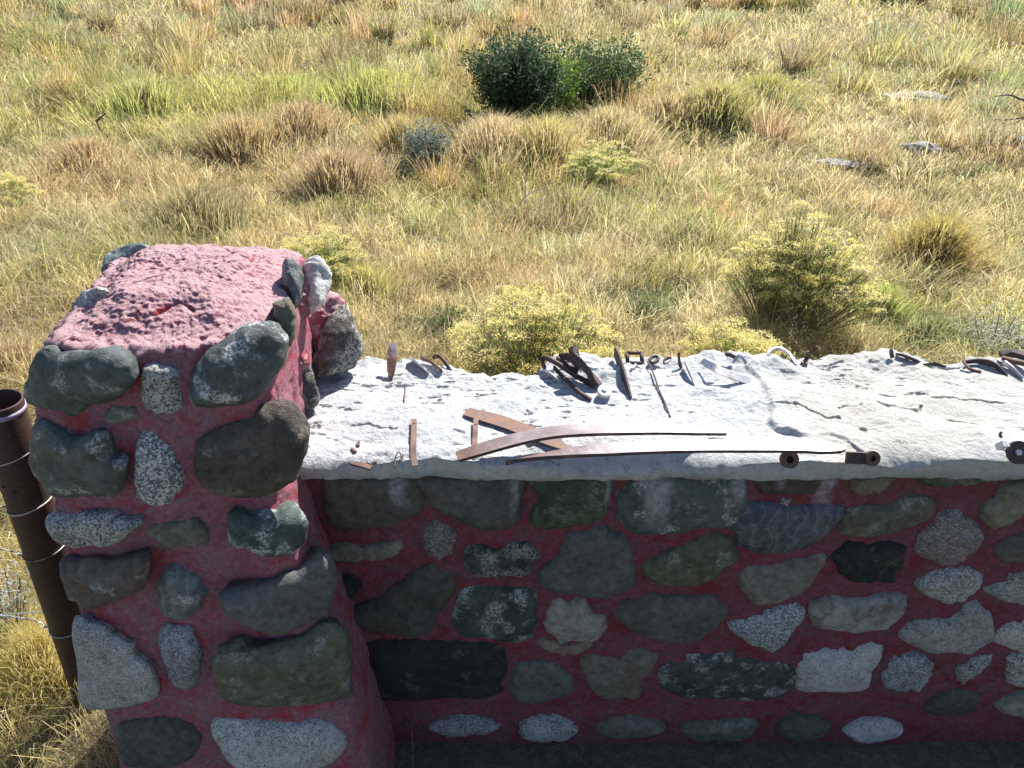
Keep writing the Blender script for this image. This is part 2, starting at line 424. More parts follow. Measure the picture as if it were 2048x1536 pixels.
# tint patches of the field, traced at photo pixels: (px, py, rx_m, ry_m, colour, strength)
PATCH = [(620, 205, 3.2, 1.5, 'lime', .5), (820, 205, 2.6, 1.3, 'lime', .45), (330, 230, 2.0, 1.3, 'lime', .45), (480, 260, 1.8, .8, 'gold', .5),
         (250, 360, 1.6, 1.2, 'orange', .35), (690, 300, .9, .8, 'orange', .55), (640, 410, 1.0, .5, 'green', .4),
         (900, 330, 1.2, .8, 'gold', .3), (1150, 270, 1.5, 1.0, 'lime', .35), (1060, 340, 1.2, .7, 'orange', .3), (1500, 215, 2.2, 1.2, 'gold', .4),
         (1290, 590, .45, .38, 'dark', .85), (1330, 570, .3, .35, 'green', .6), (1400, 500, .5, .5, 'green', .4), (1240, 490, .5, .4, 'pale', .6), (1850, 650, .45, .4, 'green', .75),
         (1960, 700, .3, .3, 'sage', .7), (1440, 610, .3, .3, 'pale', .55), (1330, 650, .35, .25, 'pale', .5), (800, 620, .5, .35, 'pale', .3), (880, 640, .3, .2, 'dark', .6),
         (100, 480, .8, .6, 'sage', .55), (60, 640, .5, .6, 'brown', .35), (540, 430, .9, .6, 'straw', .5), (1000, 560, .8, .4, 'straw', .5),
         (1150, 560, .5, .3, 'pale', .5), (1820, 250, 3.0, 1.5, 'pale', .45), (1650, 420, 1.4, .7, 'straw', .5), (1950, 430, .9, .6, 'straw', .5), (1900, 350, .7, .25, 'dark', .6),
         (1100, 450, 1.0, .5, 'sage', .3), (1350, 380, .9, .5, 'green', .35), (1980, 560, .5, .5, 'pale', .6), (1700, 300, 1.5, .6, 'sage', .3), (60, 1200, .4, .5, 'gold', .7),
         (150, 300, 2.0, .8, 'sage', .35), (40, 330, 1.2, .5, 'brown', .4), (560, 300, .7, .35, 'sage', .6), (750, 430, .8, .3, 'green', .3)]
PATCHW = [(*on_g(a, b, .06)[:2], c, d, e, f) for a, b, c, d, e, f in PATCH]
def field_colour(x, y, n, r):
    """base colour of a blade at x, y"""
    w = np.zeros((n, len(PAL))); names = list(PAL)
    ix = {k: i for i, k in enumerate(names)}
    a = fbm(x * .55, y * .55, o=3, s=11); b = fbm(x * .9 + 5, y * .9, o=3, s=21); c = fbm(x * .3, y * .4, o=3, s=31)
    w[:, ix['straw']] = .42 + .3 * a; w[:, ix['pale']] = .32 + .3 * b
    w[:, ix['green']] = .24 - .30 * a; w[:, ix['lime']] = .16 + .22 * c; w[:, ix['sage']] = .12 + .2 * -b
    w[:, ix['orange']] = .07 + .16 * -c; w[:, ix['brown']] = .09 + .12 * b * a; w[:, ix['gold']] = .10 + .12 * c
    w = np.clip(w, .01, None); w /= w.sum(1, keepdims=True)
    for X, Y, rx, ry, nm, st in PATCHW:
        d = ((x - X) / rx) ** 2 + ((y - Y) / ry) ** 2
        f = st * np.exp(-d * 1.2) * (1 + .4 * a); f = np.clip(f, 0, .95)[:, None]
        e = np.zeros(len(PAL)); e[ix[nm]] = 1
        w = w * (1 - f) + e[None] * f
    cw = np.cumsum(w, 1); k = (r.random(n)[:, None] > cw).sum(1).clip(0, len(PAL) - 1)
    pal = np.array([PAL[q] for q in names])
    C = pal[k] * (0.78 + .44 * r.random((n, 1)))
    tall = w[:, ix['lime']] + w[:, ix['gold']] + w[:, ix['orange']] * 1.3
    return C, tall

def build_grass():
    r = np.random.default_rng(11)
    # blades thin out with distance (they also grow wider in the clump sense)
    n = 520000
    py = r.uniform(-110, 775, n); px = r.uniform(-480, 2530, n)
    near = slice(0, 0)
    ang = PITCH + np.arctan((py - 768) / F)
    ta = np.tan(ang); y = (CAM_Z - .1) / np.maximum(ta, .05); y = np.where(y > HILL_Y, (CAM_Z - .1 + HILL_K * HILL_Y) / np.maximum(ta + HILL_K, .03), y); y = np.minimum(y, 75) * (1 + .03 * r.standard_normal(n))
    depth = y * math.cos(PITCH) + (CAM_Z - HILL_K * np.clip(y - HILL_Y, 0, None)) * math.sin(PITCH)
    x = (px - 1024) / F * depth
    # left of the pillar and in front of the field, down to the foot of the post; also a little behind the wall
    m = 34000
    x2 = r.uniform(-4.2, -1.12, m); y2 = r.uniform(.5, 4.2, m)
    m3 = 26000
    x3 = r.uniform(-1.2, 4.5, m3); y3 = r.uniform(1.95, 4.2, m3)
    m4 = 9000
    x4 = r.uniform(-1.6, 2.5, m4); y4 = r.uniform(.3, 1.28, m4)
    x = np.concatenate([x, x2, x3, x4]); y = np.concatenate([y, y2, y3, y4]); n = len(x)
    keep = ~((x > -1.12) & (y > 1.0) & (y < 1.86)) & ((x > -1.2) | (y > 0))
    x, y = x[keep], y[keep]; n = len(x)
    dist = np.sqrt(x * x + y * y + 4.4)
    C, tall = field_colour(x, y, n, r)
    cl = fbm(x * 3.2, y * 3.2, o=2, s=51)
    # every blade belongs to a tussock: it leans away from the middle and shares its tone
    cs = .16 + .012 * np.clip(dist, 0, 30)
    lv = np.round(np.log2(cs) * 2) / 2; cs = 2.0 ** lv
    gx, gy = np.floor(x / cs).astype(np.int64), np.floor(y / cs).astype(np.int64)
    hx, hy, hc, hh = (_h(gx, gy, (lv * 2).astype(np.int64) + 50, q) for q in (301, 302, 303, 304))
    ox, oy = x / cs - gx - (.25 + .5 * hx), y / cs - gy - (.25 + .5 * hy)
    C = C * (.78 + .5 * hc)[:, None]
    H = (.07 + .10 * r.random(n) ** 1.6) * (1 + .55 * cl) * (1 + .9 * tall) * (1 + .10 * np.clip(dist - 4, 0, 12) / 4)
    long_ = (r.random(n) < .03) & ((x < -1.2) | (y > 1.9)); H[long_] *= 2.0
    H = np.clip(H, .04, .75)
    W = np.clip(.00085 * dist * (.5 + .9 * r.random(n)), .0018, .05)
    wind = np.stack([.08 + .7 * r.standard_normal(n), .7 * r.standard_normal(n)], -1)
    flop = .35 + 1.3 * r.random(n)[:, None] ** 2
    H = H * (.75 + .65 * hh) * (1.15 - .5 * np.hypot(ox, oy))
    lean = (wind * .8 + np.stack([ox, oy], -1) * 1.3) * H[:, None] * flop * 1.2
    face = r.random(n) * 6.283
    curl = .05 + .6 * r.random(n) ** 1.5
    P = np.stack([x, y, ground_z(x, y) - .01], -1)
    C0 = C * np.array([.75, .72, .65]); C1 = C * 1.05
    V, Q, T, CC = blade_mesh(P, H, W, lean, face, C0, C1, curl)
    # tussocks that merge into each other over the middle and far field
    nt = 900; per = 190
    ty = 4.8 + 21 * r.random(nt) ** 1.15; tx = (r.random(nt) * 2 - 1) * (2.2 + ty * .95)
    kp = fbm(tx * .5 + 3, ty * .5, o=2, s=61) + .5 * r.random(nt) - .35 * (tx > 2) > -.1; tx, ty = tx[kp], ty[kp]; nt = len(tx)
    tr = np.repeat(.10 + .22 * r.random(nt), per) * (1 + np.repeat(ty, per) * .03); rr = np.sqrt(r.random(nt * per)); th = r.random(nt * per) * 6.283
    bx = np.repeat(tx, per) + tr * rr * np.cos(th); by = np.repeat(ty, per) + tr * rr * np.sin(th)
    Ht = np.repeat(.20 + .30 * r.random(nt) + .02 * np.clip(ty - 6, 0, 8), per) * (.5 + .6 * r.random(nt * per)) * (1 + .02 * by)
    Ht = Ht * (.55 + .45 * sstep(5, 9.5, by))
    Ct, _ = field_colour(np.repeat(tx, per), np.repeat(ty, per), nt * per, r)
    tone = np.repeat(np.stack([.72 + .4 * r.random(nt)] * 3, -1) * (1 + .10 * r.standard_normal((nt, 3)) * np.array([1, .4, .6])), per, 0)
    Ct = Ct * np.clip(tone, .4, 1.3)
    lt = (np.stack([np.cos(th), np.sin(th)], -1) * rr[:, None] * .7 + .35 * r.standard_normal((nt * per, 2)) + np.array([.08, 0])) * Ht[:, None] * .7
    Wt = np.clip(.0008 * by * (.5 + .9 * r.random(nt * per)), .0018, .03)
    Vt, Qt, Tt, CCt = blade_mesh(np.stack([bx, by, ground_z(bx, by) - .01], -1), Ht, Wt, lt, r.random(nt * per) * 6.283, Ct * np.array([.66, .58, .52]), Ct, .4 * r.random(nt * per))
    k0 = len(V); V = np.concatenate([V, Vt]); Q = np.concatenate([Q, Qt + k0]); T = np.concatenate([T, Tt + k0]); CC = np.concatenate([CC, CCt])
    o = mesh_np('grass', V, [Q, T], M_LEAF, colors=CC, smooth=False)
    tag(o, 'dry straw and green meadow grass covering the whole field', 'grass', kind='stuff')
build_grass()

def tuft(name, label, cat, px, py, rad, h, n, pal, group=None, z_spread=.25, wid=1.0, lean=.55, seed=1, loc=None, droop=.25, root=None):
    r = np.random.default_rng(seed)
    c = on_g(px, py) if loc is None else Vector(loc)
    gz = float(ground_z(np.array([c.x]), np.array([c.y]))[0])
    rr = rad * np.minimum(np.abs(r.standard_normal(n)) * .42, 1.1); th = r.random(n) * 6.283
    x = c.x + rr * np.cos(th); y = c.y + rr * np.sin(th)
    dist = math.hypot(c.x, c.y) + .5
    H = h * (.45 + .6 * r.random(n)) * (1 - .42 * (rr / rad) ** 1.5)
    out = np.stack([np.cos(th), np.sin(th)], -1) * (rr / rad)[:, None] * 1.1 + .45 * r.standard_normal((n, 2)) + np.array([.12, 0])
    L = out * H[:, None] * lean
    W = np.clip(.0010 * dist * (.6 + .7 * r.random(n)), .002, .03) * wid
    names, ws = zip(*pal.items()); ws = np.array(ws, float); ws /= ws.sum()
    k = r.choice(len(names), n, p=ws); C = np.array([PAL[q] for q in names])[k] * (.8 + .4 * r.random((n, 1)))
    P = np.stack([x, y, np.full(n, gz - .01)], -1)
    rc = C * .8 if root is None else np.array(PAL[root])[None] * (.95 + .6 * r.random((n, 1)))
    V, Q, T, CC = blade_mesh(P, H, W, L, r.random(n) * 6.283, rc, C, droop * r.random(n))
    V = V - np.array([c.x, c.y, gz])
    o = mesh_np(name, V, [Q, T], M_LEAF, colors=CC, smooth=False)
    o.location = (c.x, c.y, gz)
    return tag(o, label, cat, group)

G1 = 'bunches of tall dry grass in the field'
TUFTS = [  # px, py base, rad, h, n, palette, root, label
    (682, 388, .52, .60, 3800, dict(orange=6, straw=3, brown=2), 'brown', 'rounded orange-tan grass clump with dark base, straight above the pillar'),
    (488, 312, .62, .62, 3400, dict(orange=5, gold=3, straw=2), 'brown', 'golden orange grass clump at the left end of the bare pale strip'),
    (610, 282, .75, .62, 3200, dict(orange=4, straw=3, gold=2, brown=2), 'brown', 'dark-footed tan grass clump behind the bare pale strip'),
    (400, 462, .62, .50, 3600, dict(straw=4, orange=2, brown=3, green=2), 'dark', 'straggling brown and green grass clump just behind the pillar top'),
    (180, 352, .55, .55, 2600, dict(orange=5, straw=3, gold=1), 'brown', 'orange dry grass clump near the left edge of the field'),
    (815, 318, .50, .66, 2800, dict(gold=6, orange=3, lime=2), 'brown', 'bright golden grass clump left of the grey sagebrush'),
    (990, 330, .75, .72, 3800, dict(straw=5, pale=2, orange=3), 'brown', 'tall pale straw grass clump below the dark green bush'),
    (1090, 335, .70, .72, 3400, dict(gold=4, lime=3, straw=3), 'brown', 'yellow-green tall grass clump right below the bright green bush'),
    (1215, 300, .8, .66, 3400, dict(straw=4, pale=2, lime=2, brown=1), 'brown', 'feathery straw and green grass clump behind the far rabbitbrush'),
    (1425, 262, .70, .80, 3400, dict(gold=4, lime=3, straw=3), 'dark', 'large yellow-topped grass clump with a dark foot, upper middle right'),
    (1340, 262, .65, .66, 2600, dict(straw=5, brown=2, gold=1), 'brown', 'brownish grass clump left of the large yellow-topped clump'),
    (1520, 228, .8, .72, 2400, dict(lime=4, gold=4, green=2), 'dark', 'lime grass clump with dark foot at the top edge of the field'),
    (1850, 548, .30, .60, 3800, dict(lime=6, gold=3, green=2), 'red', 'lime green grass clump with a reddish base, right of the big rabbitbrush'),
    (1960, 560, .20, .28, 900, dict(lime=3, straw=4, gold=2), 'brown', 'small yellow-green grass clump near the right edge of the field'),
    (1750, 640, .22, .34, 1500, dict(lime=6, green=3), 'green', 'soft lime grass clump leaning against the big rabbitbrush'),
    (1285, 640, .30, .22, 2200, dict(dark=5, green=4, sage=1), 'dark', 'low dark green grass clump right of the front rabbitbrush'),
    (1850, 690, .34, .24, 2000, dict(dark=2, green=5, straw=2), 'dark', 'low dark green grass clump behind the right end of the wall'),
    (735, 600, .30, .36, 1500, dict(straw=4, gold=3, lime=3), 'green', 'upright yellow-green grass clump right of the pillar top'),
    (1390, 470, .40, .34, 1500, dict(green=3, straw=4, lime=3), 'green', 'thin green grass clump in the middle of the field'),
    (900, 660, .18, .20, 900, dict(dark=4, green=3, brown=2), 'dark', 'small dark grass clump left of the front rabbitbrush'),
    (110, 560, .30, .30, 1400, dict(sage=4, straw=3, lime=2), 'brown', 'silvery green grass clump left of the pillar'),
    (40, 760, .30, .34, 1800, dict(straw=4, brown=3, orange=2), 'brown', 'dry brown grass clump beside the rusty post'),
    (95, 1345, .20, .30, 2200, dict(gold=6, lime=3, straw=3), 'gold', 'golden grass clump at the foot of the rusty post'),
    (760, 215, 1.1, .7, 2600, dict(lime=6, gold=3, green=2), 'green', 'broad lime green grass clump left of the dark bush'),
    (560, 215, 1.1, .6, 2600, dict(lime=6, gold=3, straw=2), 'green', 'broad yellow-green grass clump at the top left of the field'),
    (300, 225, .9, .6, 2200, dict(lime=4, gold=3, sage=3), 'green', 'pale lime grass clump near the top left corner'),
]
for i, (px, py, rd, h, n, pal, root, lab) in enumerate(TUFTS):
    tuft('grass_clump', lab, 'grass clump', px, py, rd, h, int(n * .9), pal, G1, seed=100 + i, root=root)

# ------------------------------------------------------------------ shrubs
def leaf_cloud(P, D, L, W, C, r):
    """one narrow leaf (2 tris) per point, along D"""
    n = len(P); s = np.cross(D, r.standard_normal((n, 3))); s /= np.linalg.norm(s, axis=1, keepdims=True) + 1e-9
    a = P; b = P + D * (L * .5)[:, None] + s * (W / 2)[:, None]; c = P + D * L[:, None]; d = P + D * (L * .5)[:, None] - s * (W / 2)[:, None]
    V = np.stack([a, b, c, d], 1).reshape(-1, 3); k = (np.arange(n) * 4)[:, None]
    return V, k + np.array([[0, 1, 2, 3]]), np.repeat(C, 4, 0)
def strips(A, B, W, C, r, sag=0.0):
    """thin 3-sided stems from A to B"""
    n = len(A); mid = (A + B) / 2 + sag * np.stack([r.standard_normal(n), r.standard_normal(n), np.zeros(n)], -1)
    D = B - A; u = np.cross(D, np.array([.3, .9, .1])); u /= np.linalg.norm(u, axis=1, keepdims=True) + 1e-9
    v = np.cross(D, u); v /= np.linalg.norm(v, axis=1, keepdims=True) + 1e-9
    V = []
    for Pn, w in ((A, 1.0), (mid, .8), (B, .45)):
        for k in range(3):
            an = 2 * math.pi * k / 3; V.append(Pn + (u * math.cos(an) + v * math.sin(an)) * (W * w)[:, None])
    V = np.stack(V, 1).reshape(-1, 3); b = (np.arange(n) * 9)[:, None]; Q = []
    for s in (0, 3):
        for k in range(3): Q.append(b + np.array([[s + k, s + (k + 1) % 3, s + 3 + (k + 1) % 3, s + 3 + k]]))
    return V, np.concatenate(Q), np.repeat(C, 9, 0)
def rabbitbrush(label, cx, cy, rad, h, nst, seed, bare=.45, fade=1.0, lv=22, nh=None, vase=.18, group='flowering rabbitbrush shrubs'):
    r = np.random.default_rng(seed); gz = float(ground_z(np.array([cx]), np.array([cy]))[0])
    root = empty('rabbitbrush', (cx, cy, gz), label, 'shrub', group)
    th = r.random(nst) * 6.283; rr = np.sqrt(r.random(nst))
    lob = 1 + .38 * vn(np.cos(th) * 1.6 + seed, np.sin(th) * 1.6, s=seed)
    tx = cx + rad * rr * np.cos(th) * lob; ty = cy + rad * rr * np.sin(th) * lob
    tz = gz + h * (1 - .45 * rr ** 2.2) * (.68 + .40 * r.random(nst)) * (1 + .12 * vn(tx * 6, ty * 6, s=seed))
    B = np.stack([tx, ty, tz], -1)
    A = np.stack([cx + (tx - cx) * vase, cy + (ty - cy) * vase, np.full(nst, gz - .02)], -1)
    cs = np.array([.24, .20, .14])[None] * (.6 + .8 * r.random((nst, 1)))
    V, Q, C = strips(A, B, np.full(nst, .0022 + .0006 * cy / 4), cs, r, .02)
    k = nst * 2; j = r.integers(0, nst, k); t = .35 + .5 * r.random(k)
    A2 = A[j] + (B[j] - A[j]) * t[:, None]; B2 = B[j] + r.standard_normal((k, 3)) * np.array([.035, .035, .02])
    V2, Q2, C2 = strips(A2, B2, np.full(k, .0014 + .0004 * cy / 4), cs[j], r, .01)
    mesh_np('stems', np.concatenate([V, V2]), np.concatenate([Q, Q2 + len(V)]), M_STEM, root, np.concatenate([C, C2]), smooth=True)
    # narrow leaves up the outer half of every stem
    m = nst * lv; j = r.integers(0, nst, m); t = 1 - (1 - bare) * r.random(m) ** .8
    P = A[j] + (B[j] - A[j]) * t[:, None] + r.standard_normal((m, 3)) * .012 * (1 + rad)
    D = np.stack([r.standard_normal(m) * .6, r.standard_normal(m) * .6, .9 + .3 * r.random(m)], -1); D /= np.linalg.norm(D, axis=1, keepdims=True)
    CL = np.array([.38, .46, .13])[None] * (.5 + .85 * r.random((m, 1))) * np.array([fade, 1, 1])
    V, Q, C = leaf_cloud(P, D, .025 + .025 * r.random(m), np.full(m, .0035 + .0008 * cy), CL, r)
    mesh_np('leaves', V, Q, M_LEAF2, root, C, smooth=False)
    # flower heads: little domed clusters of florets
    tips = B[: nh or int(nst * .8)] + np.array([0, 0, .012]); nf = len(tips); fl = 95
    cc = np.repeat(tips, fl, 0); d = r.standard_normal((nf * fl, 3)); d[:, 2] = np.abs(d[:, 2]) * .9; d /= np.linalg.norm(d, axis=1, keepdims=True)
    hr = np.repeat(.026 + .026 * r.random(nf), fl)
    P = cc + d * hr[:, None] * np.array([1.25, 1.25, .7]) * (.7 + .45 * r.random((nf * fl, 1)))
    hue = np.repeat(r.random(nf), fl)[:, None]
    CF = (np.array([.88, .80, .30])[None] * (1 - hue) + np.array([.80, .70, .40])[None] * hue) * (.72 + .4 * r.random((nf * fl, 1)))
    V, Q, C = leaf_cloud(P - d * .004, d, np.full(nf * fl, .010), np.full(nf * fl, .0075), CF, r)
    mesh_np('flower_heads', V, Q, M_LEAF2, root, C, smooth=False)
    return root
rabbitbrush('broad rabbitbrush covered in yellow flowers just behind the middle of the wall', .11, 3.35, .46, .67, 360, 3, nh=190, lv=20)
rabbitbrush('yellow rabbitbrush sprig at the right of the broad one behind the wall', .50, 3.12, .26, .50, 150, 4)
rabbitbrush('low round yellow rabbitbrush right behind the slab in front of the tall shrub', 1.27, 3.50, .28, .40, 150, 5)
rabbitbrush('tall rabbitbrush with bare grey-brown stems and pale yellow tops', 1.86, 4.30, .47, .76, 420, 6, bare=.62, lv=11, nh=230, vase=.3)
rabbitbrush('yellow-green rabbitbrush behind the right shoulder of the pillar', -1.48, 5.0, .36, .46, 190, 8)
rabbitbrush('faded small rabbitbrush far out in the middle of the field', *on_g(1195, 372)[:2], .52, .46, 170, 9, fade=.9)
rabbitbrush('small yellow rabbitbrush at the far left of the field', *on_g(34, 432)[:2], .28, .42, 110, 10)

def sagebrush(label, px, py, rad, h, seed, colr, n=2600, name='sagebrush', cat='shrub', leaf=.03, group=None, stems=26):
    r = np.random.default_rng(seed); c = on_g(px, py); gz = float(ground_z(np.array([c.x]), np.array([c.y]))[0])
    root = empty(name, (c.x, c.y, gz), label, cat, group)
    th = r.random(stems) * 6.283; rr = np.sqrt(r.random(stems))
    B = np.stack([c.x + rad * rr * np.cos(th) * .9, c.y + rad * rr * np.sin(th) * .9, gz + h * (1 - .4 * rr ** 2) * (.75 + .25 * r.random(stems))], -1)
    A = np.stack([c.x + (B[:, 0] - c.x) * .12, c.y + (B[:, 1] - c.y) * .12, np.full(stems, gz - .02)], -1)
    V, Q, C = strips(A, B, np.full(stems, .004 + .006 * h), np.tile(np.array([[.16, .13, .10]]), (stems, 1)), r, .03 * h)
    mesh_np('stems', V, Q, M_STEM, root, C)
    j = r.integers(0, stems, n); t = r.random(n) ** .6 * .85 + .17
    cl = r.standard_normal((stems * 9, 3)) * rad * .17; 
    P = A[j] + (B[j] - A[j]) * t[:, None] + cl[j * 9 + r.integers(0, 9, n)] * (.35 + t[:, None]) + r.standard_normal((n, 3)) * rad * .05
    P[:, 2] = np.maximum(P[:, 2], gz + .02)
    D = r.standard_normal((n, 3)); D[:, 2] = np.abs(D[:, 2]); D /= np.linalg.norm(D, axis=1, keepdims=True)
    CL = np.array(colr)[None] * (.6 + .8 * r.random((n, 1)))
    V, Q, C = leaf_cloud(P, D, leaf * (.7 + .8 * r.random(n)), np.full(n, leaf * .30), CL, r)
    mesh_np('foliage', V, Q, M_LEAF2, root, C, smooth=False); return root
sagebrush('upright grey-blue sagebrush beside the golden grass', 858, 345, .30, .60, 31, (.19, .23, .20), 3800, leaf=.04)
sagebrush('small grey-green sagebrush in front of the golden grass', 800, 362, .24, .30, 32, (.24, .27, .20), 1800)
sagebrush('silvery weed growing low left behind the rusty post', 28, 1290, .13, .42, 33, (.45, .47, .42), 1600, name='silvery_weed', cat='weed', leaf=.018)
sagebrush('pale silver sagebrush at the right end behind the wall', 1985, 720, .34, .30, 34, (.42, .44, .36), 3600, leaf=.022)
sagebrush('large dark green willow bush at the top of the field', 1030, 258, .72, 1.2, 35, (.055, .095, .045), 15000, name='willow_bush', cat='bush', leaf=.075, stems=46)
sagebrush('bright lime green bush just right of the dark willow', 1108, 228, .55, .75, 36, (.20, .34, .05), 5200, name='green_bush', cat='bush', leaf=.07, stems=26)
sagebrush('dark olive bush at the top edge right of the lime bush', 1190, 208, .8, .8, 37, (.085, .13, .05), 8000, name='willow_bush', cat='bush', leaf=.08, stems=36)

# ------------------------------------------------------------------ rocks, branches, stalks in the field
def field_rock(label, px, py, sx, sy, sz, seed, m):
    c = on_g(px, py, .02); gz = float(ground_z(np.array([c.x]), np.array([c.y]))[0])
    bm = bmesh.new(); bmesh.ops.create_icosphere(bm, subdivisions=4, radius=1)
    for v in bm.verts:
        p = v.co.copy(); n_ = noise.fractal(p * 1.3 + Vector((seed, 0, 0)), .8, 2.1, 4)
        v.co = p * (1 + .32 * n_)
        v.co = Vector((v.co.x * sx, v.co.y * sy, v.co.z * sz))
    o = bm_obj('field_rock', bm, m); o.location = (c.x, c.y, gz + sz * .8)
    return tag(o, label, 'rock', 'grey rocks lying in the field')
M_ROCK = plain('field_rock_grey', (.17, .16, .155), (.30, .28, .27), 9, .85, .01)
field_rock('long low pale grey rock lying alone in the grass at right', 1838, 312, .26, .16, .11, 3, M_ROCK)
field_rock('dark-faced grey rock at the right edge of the photo', 2045, 318, .24, .2, .16, 9, M_ROCK)
field_rock('flat grey rock behind the dark-faced one at the right edge', 2035, 290, .30, .2, .09, 14, M_ROCK)
field_rock('flat half-buried grey slab of rock in the middle of the right field', 1690, 332, .42, .2, .05, 21, M_ROCK)
field_rock('broad grey rock at the top right of the field', 1830, 200, .5, .4, .08, 33, M_ROCK)
M_TWIG = plain('bleached_twig', (.42, .40, .37), (.58, .56, .52), 30, .8)
M_DTWIG = plain('dark_twig', (.08, .065, .05), (.15, .12, .09), 30, .8)
def branch(label, chains, m, rad, name='dead_branch', cat='branch'):
    bm = bmesh.new(); base_px = (min(chains[0][0][0][0], 2047), chains[0][0][0][1] + (0 if rad < .0195 else 120)); ch0 = chains[0][0][0][2]
    for ch, r_ in chains:
        d0 = on_g(*base_px).y; pts = [on_plane(a, b, Vector((0, d0 + d - ch0, 0)), Vector((0, 1, 0))) for a, b, d in ch]
        pts = crv(pts, 14)
        tube(bm, pts, [r_ * rad * (1 - .75 * i / 14) for i in range(15)], 6)
    return tag(bm_obj(name, bm, m), label, cat)
branch('bleached dead branch reaching up out of the grass in mid field', [([(998, 462, 5.9), (1030, 425, 6.0), (1046, 398, 6.05), (1066, 384, 6.1), (1098, 372, 6.1)], 1),
        ([(1038, 424, 6.0), (1060, 424, 6.0), (1082, 416, 6.0)], .6), ([(1050, 395, 6.05), (1052, 362, 6.05), (1050, 330, 6.05)], .45), ([(1068, 420, 6.0), (1090, 408, 6.0), (1106, 402, 6.0)], .4)], M_TWIG, .014)
branch('thin bleached stick lying across the grass left of centre', [([(845, 518, 5.2), (880, 506, 5.3), (920, 497, 5.4)], 1)], M_TWIG, .010)
branch('short bleached curl of stick in the grass right of centre', [([(1025, 500, 5.3), (1035, 478, 5.35), (1048, 465, 5.4)], 1)], M_TWIG, .009)
branch('dark twisted stick standing in the grass near the orange clump', [([(530, 412, 7.2), (545, 400, 7.25), (556, 393, 7.3), (570, 383, 7.3)], 1)], M_DTWIG, .018)
branch('bare grey branches poking in at the top right corner', [([(2090, 190, 9), (2050, 200, 9), (2020, 190, 9), (1990, 193, 9)], 1), ([(2110, 215, 9), (2060, 232, 9), (2010, 240, 9), (1990, 238, 9)], .9),
        ([(2060, 230, 9), (2030, 246, 9), (2010, 252, 9)], .5), ([(2110, 330, 9), (2110, 215, 9), (2090, 190, 9), (2085, 120, 9)], 1.6)], M_DTWIG, .020, 'bare_shrub', 'shrub')
def stalk(label, px, py, h, seed):
    c = on_g(px, py); gz = float(ground_z(np.array([c.x]), np.array([c.y]))[0]); r = random.Random(seed)
    bm = bmesh.new()
    pts = [Vector((c.x + .03 * r.uniform(-1, 1) * k, c.y, gz + h * k / 4)) for k in range(5)]
    tube(bm, pts, [.008, .008, .011, .016, .008], 6)
    for k in range(70):
        t = r.uniform(.62, 1); a = r.uniform(0, 6.28); p = Vector((c.x, c.y, gz + h * t))
        q = p + Vector((math.cos(a), math.sin(a), r.uniform(0, 1))) * .022
        f = [bm.verts.new(q + Vector((r.uniform(-1, 1), r.uniform(-1, 1), r.uniform(-1, 1))) * .010) for _ in range(3)]; bm.faces.new(f)
    tag(bm_obj('dock_stalk', bm, M_DSTK), label, 'plant stalk', 'dark dock stalks in the field')
M_DSTK = plain('dock_brown', (.10, .05, .035), (.16, .08, .05), 40, .8)
for i, (px, py, h, lab) in enumerate([(305, 252, .5, 'dark dock stalk standing in the lime grass at far left'), (703, 262, .52, 'dark dock stalk standing between the lime and orange grass'),
                                      (218, 292, .42, 'short dark dock stalk nearest the left edge'), (645, 245, .42, 'slim dark dock stalk at the top of the field left of centre')]):
    stalk(lab, px, py, h, i)

# ================================================================== PILLAR
TOP = 1.50
def pillar_corners(z):
    t = (TOP - z) / .86          # 0 at the top, 1 at z .64
    xl0 = np.interp(t, [0, .08, .2, 1, 1.8], [-.935, -.975, -1.012, -1.08, -1.15]); xr0 = np.interp(t, [0, .41, .6, 1, 1.8], [-.480, -.490, -.468, -.410, -.33])
    xl1 = np.interp(t, [0, .15, 1, 1.8], [-1.035, -1.07, -1.115, -1.18]); xr1 = np.interp(t, [0, .41, 1, 1.8], [-.520, -.560, -.48, -.42])
    return (xl0, 1.170 - .07 * t), (xr0, 1.180 - .07 * t), (xr1, 1.74 + .05 * t), (xl1, 1.74 + .05 * t)
def pillar_ring(z, n, shrink=0.0):
    cs = [np.array(c) for c in pillar_corners(z)]
    ce = sum(cs) / 4
    a = np.arange(n) / n * 2 * math.pi
    e = 7.0                                    # superellipse: rounded corners
    cx, sy = np.cos(a), np.sin(a)
    k = (np.abs(cx) ** e + np.abs(sy) ** e) ** (-1 / e)
    u, v = k * cx, k * sy                      # -1..1 square
    u, v = u * (1 - shrink), v * (1 - shrink)
    U, V = (u + 1) / 2, (v + 1) / 2
    P = (cs[0][None] * ((1 - U) * (1 - V))[:, None] + cs[1][None] * (U * (1 - V))[:, None] + cs[2][None] * (U * V)[:, None] + cs[3][None] * ((1 - U) * V)[:, None])
    return P
NP = 640
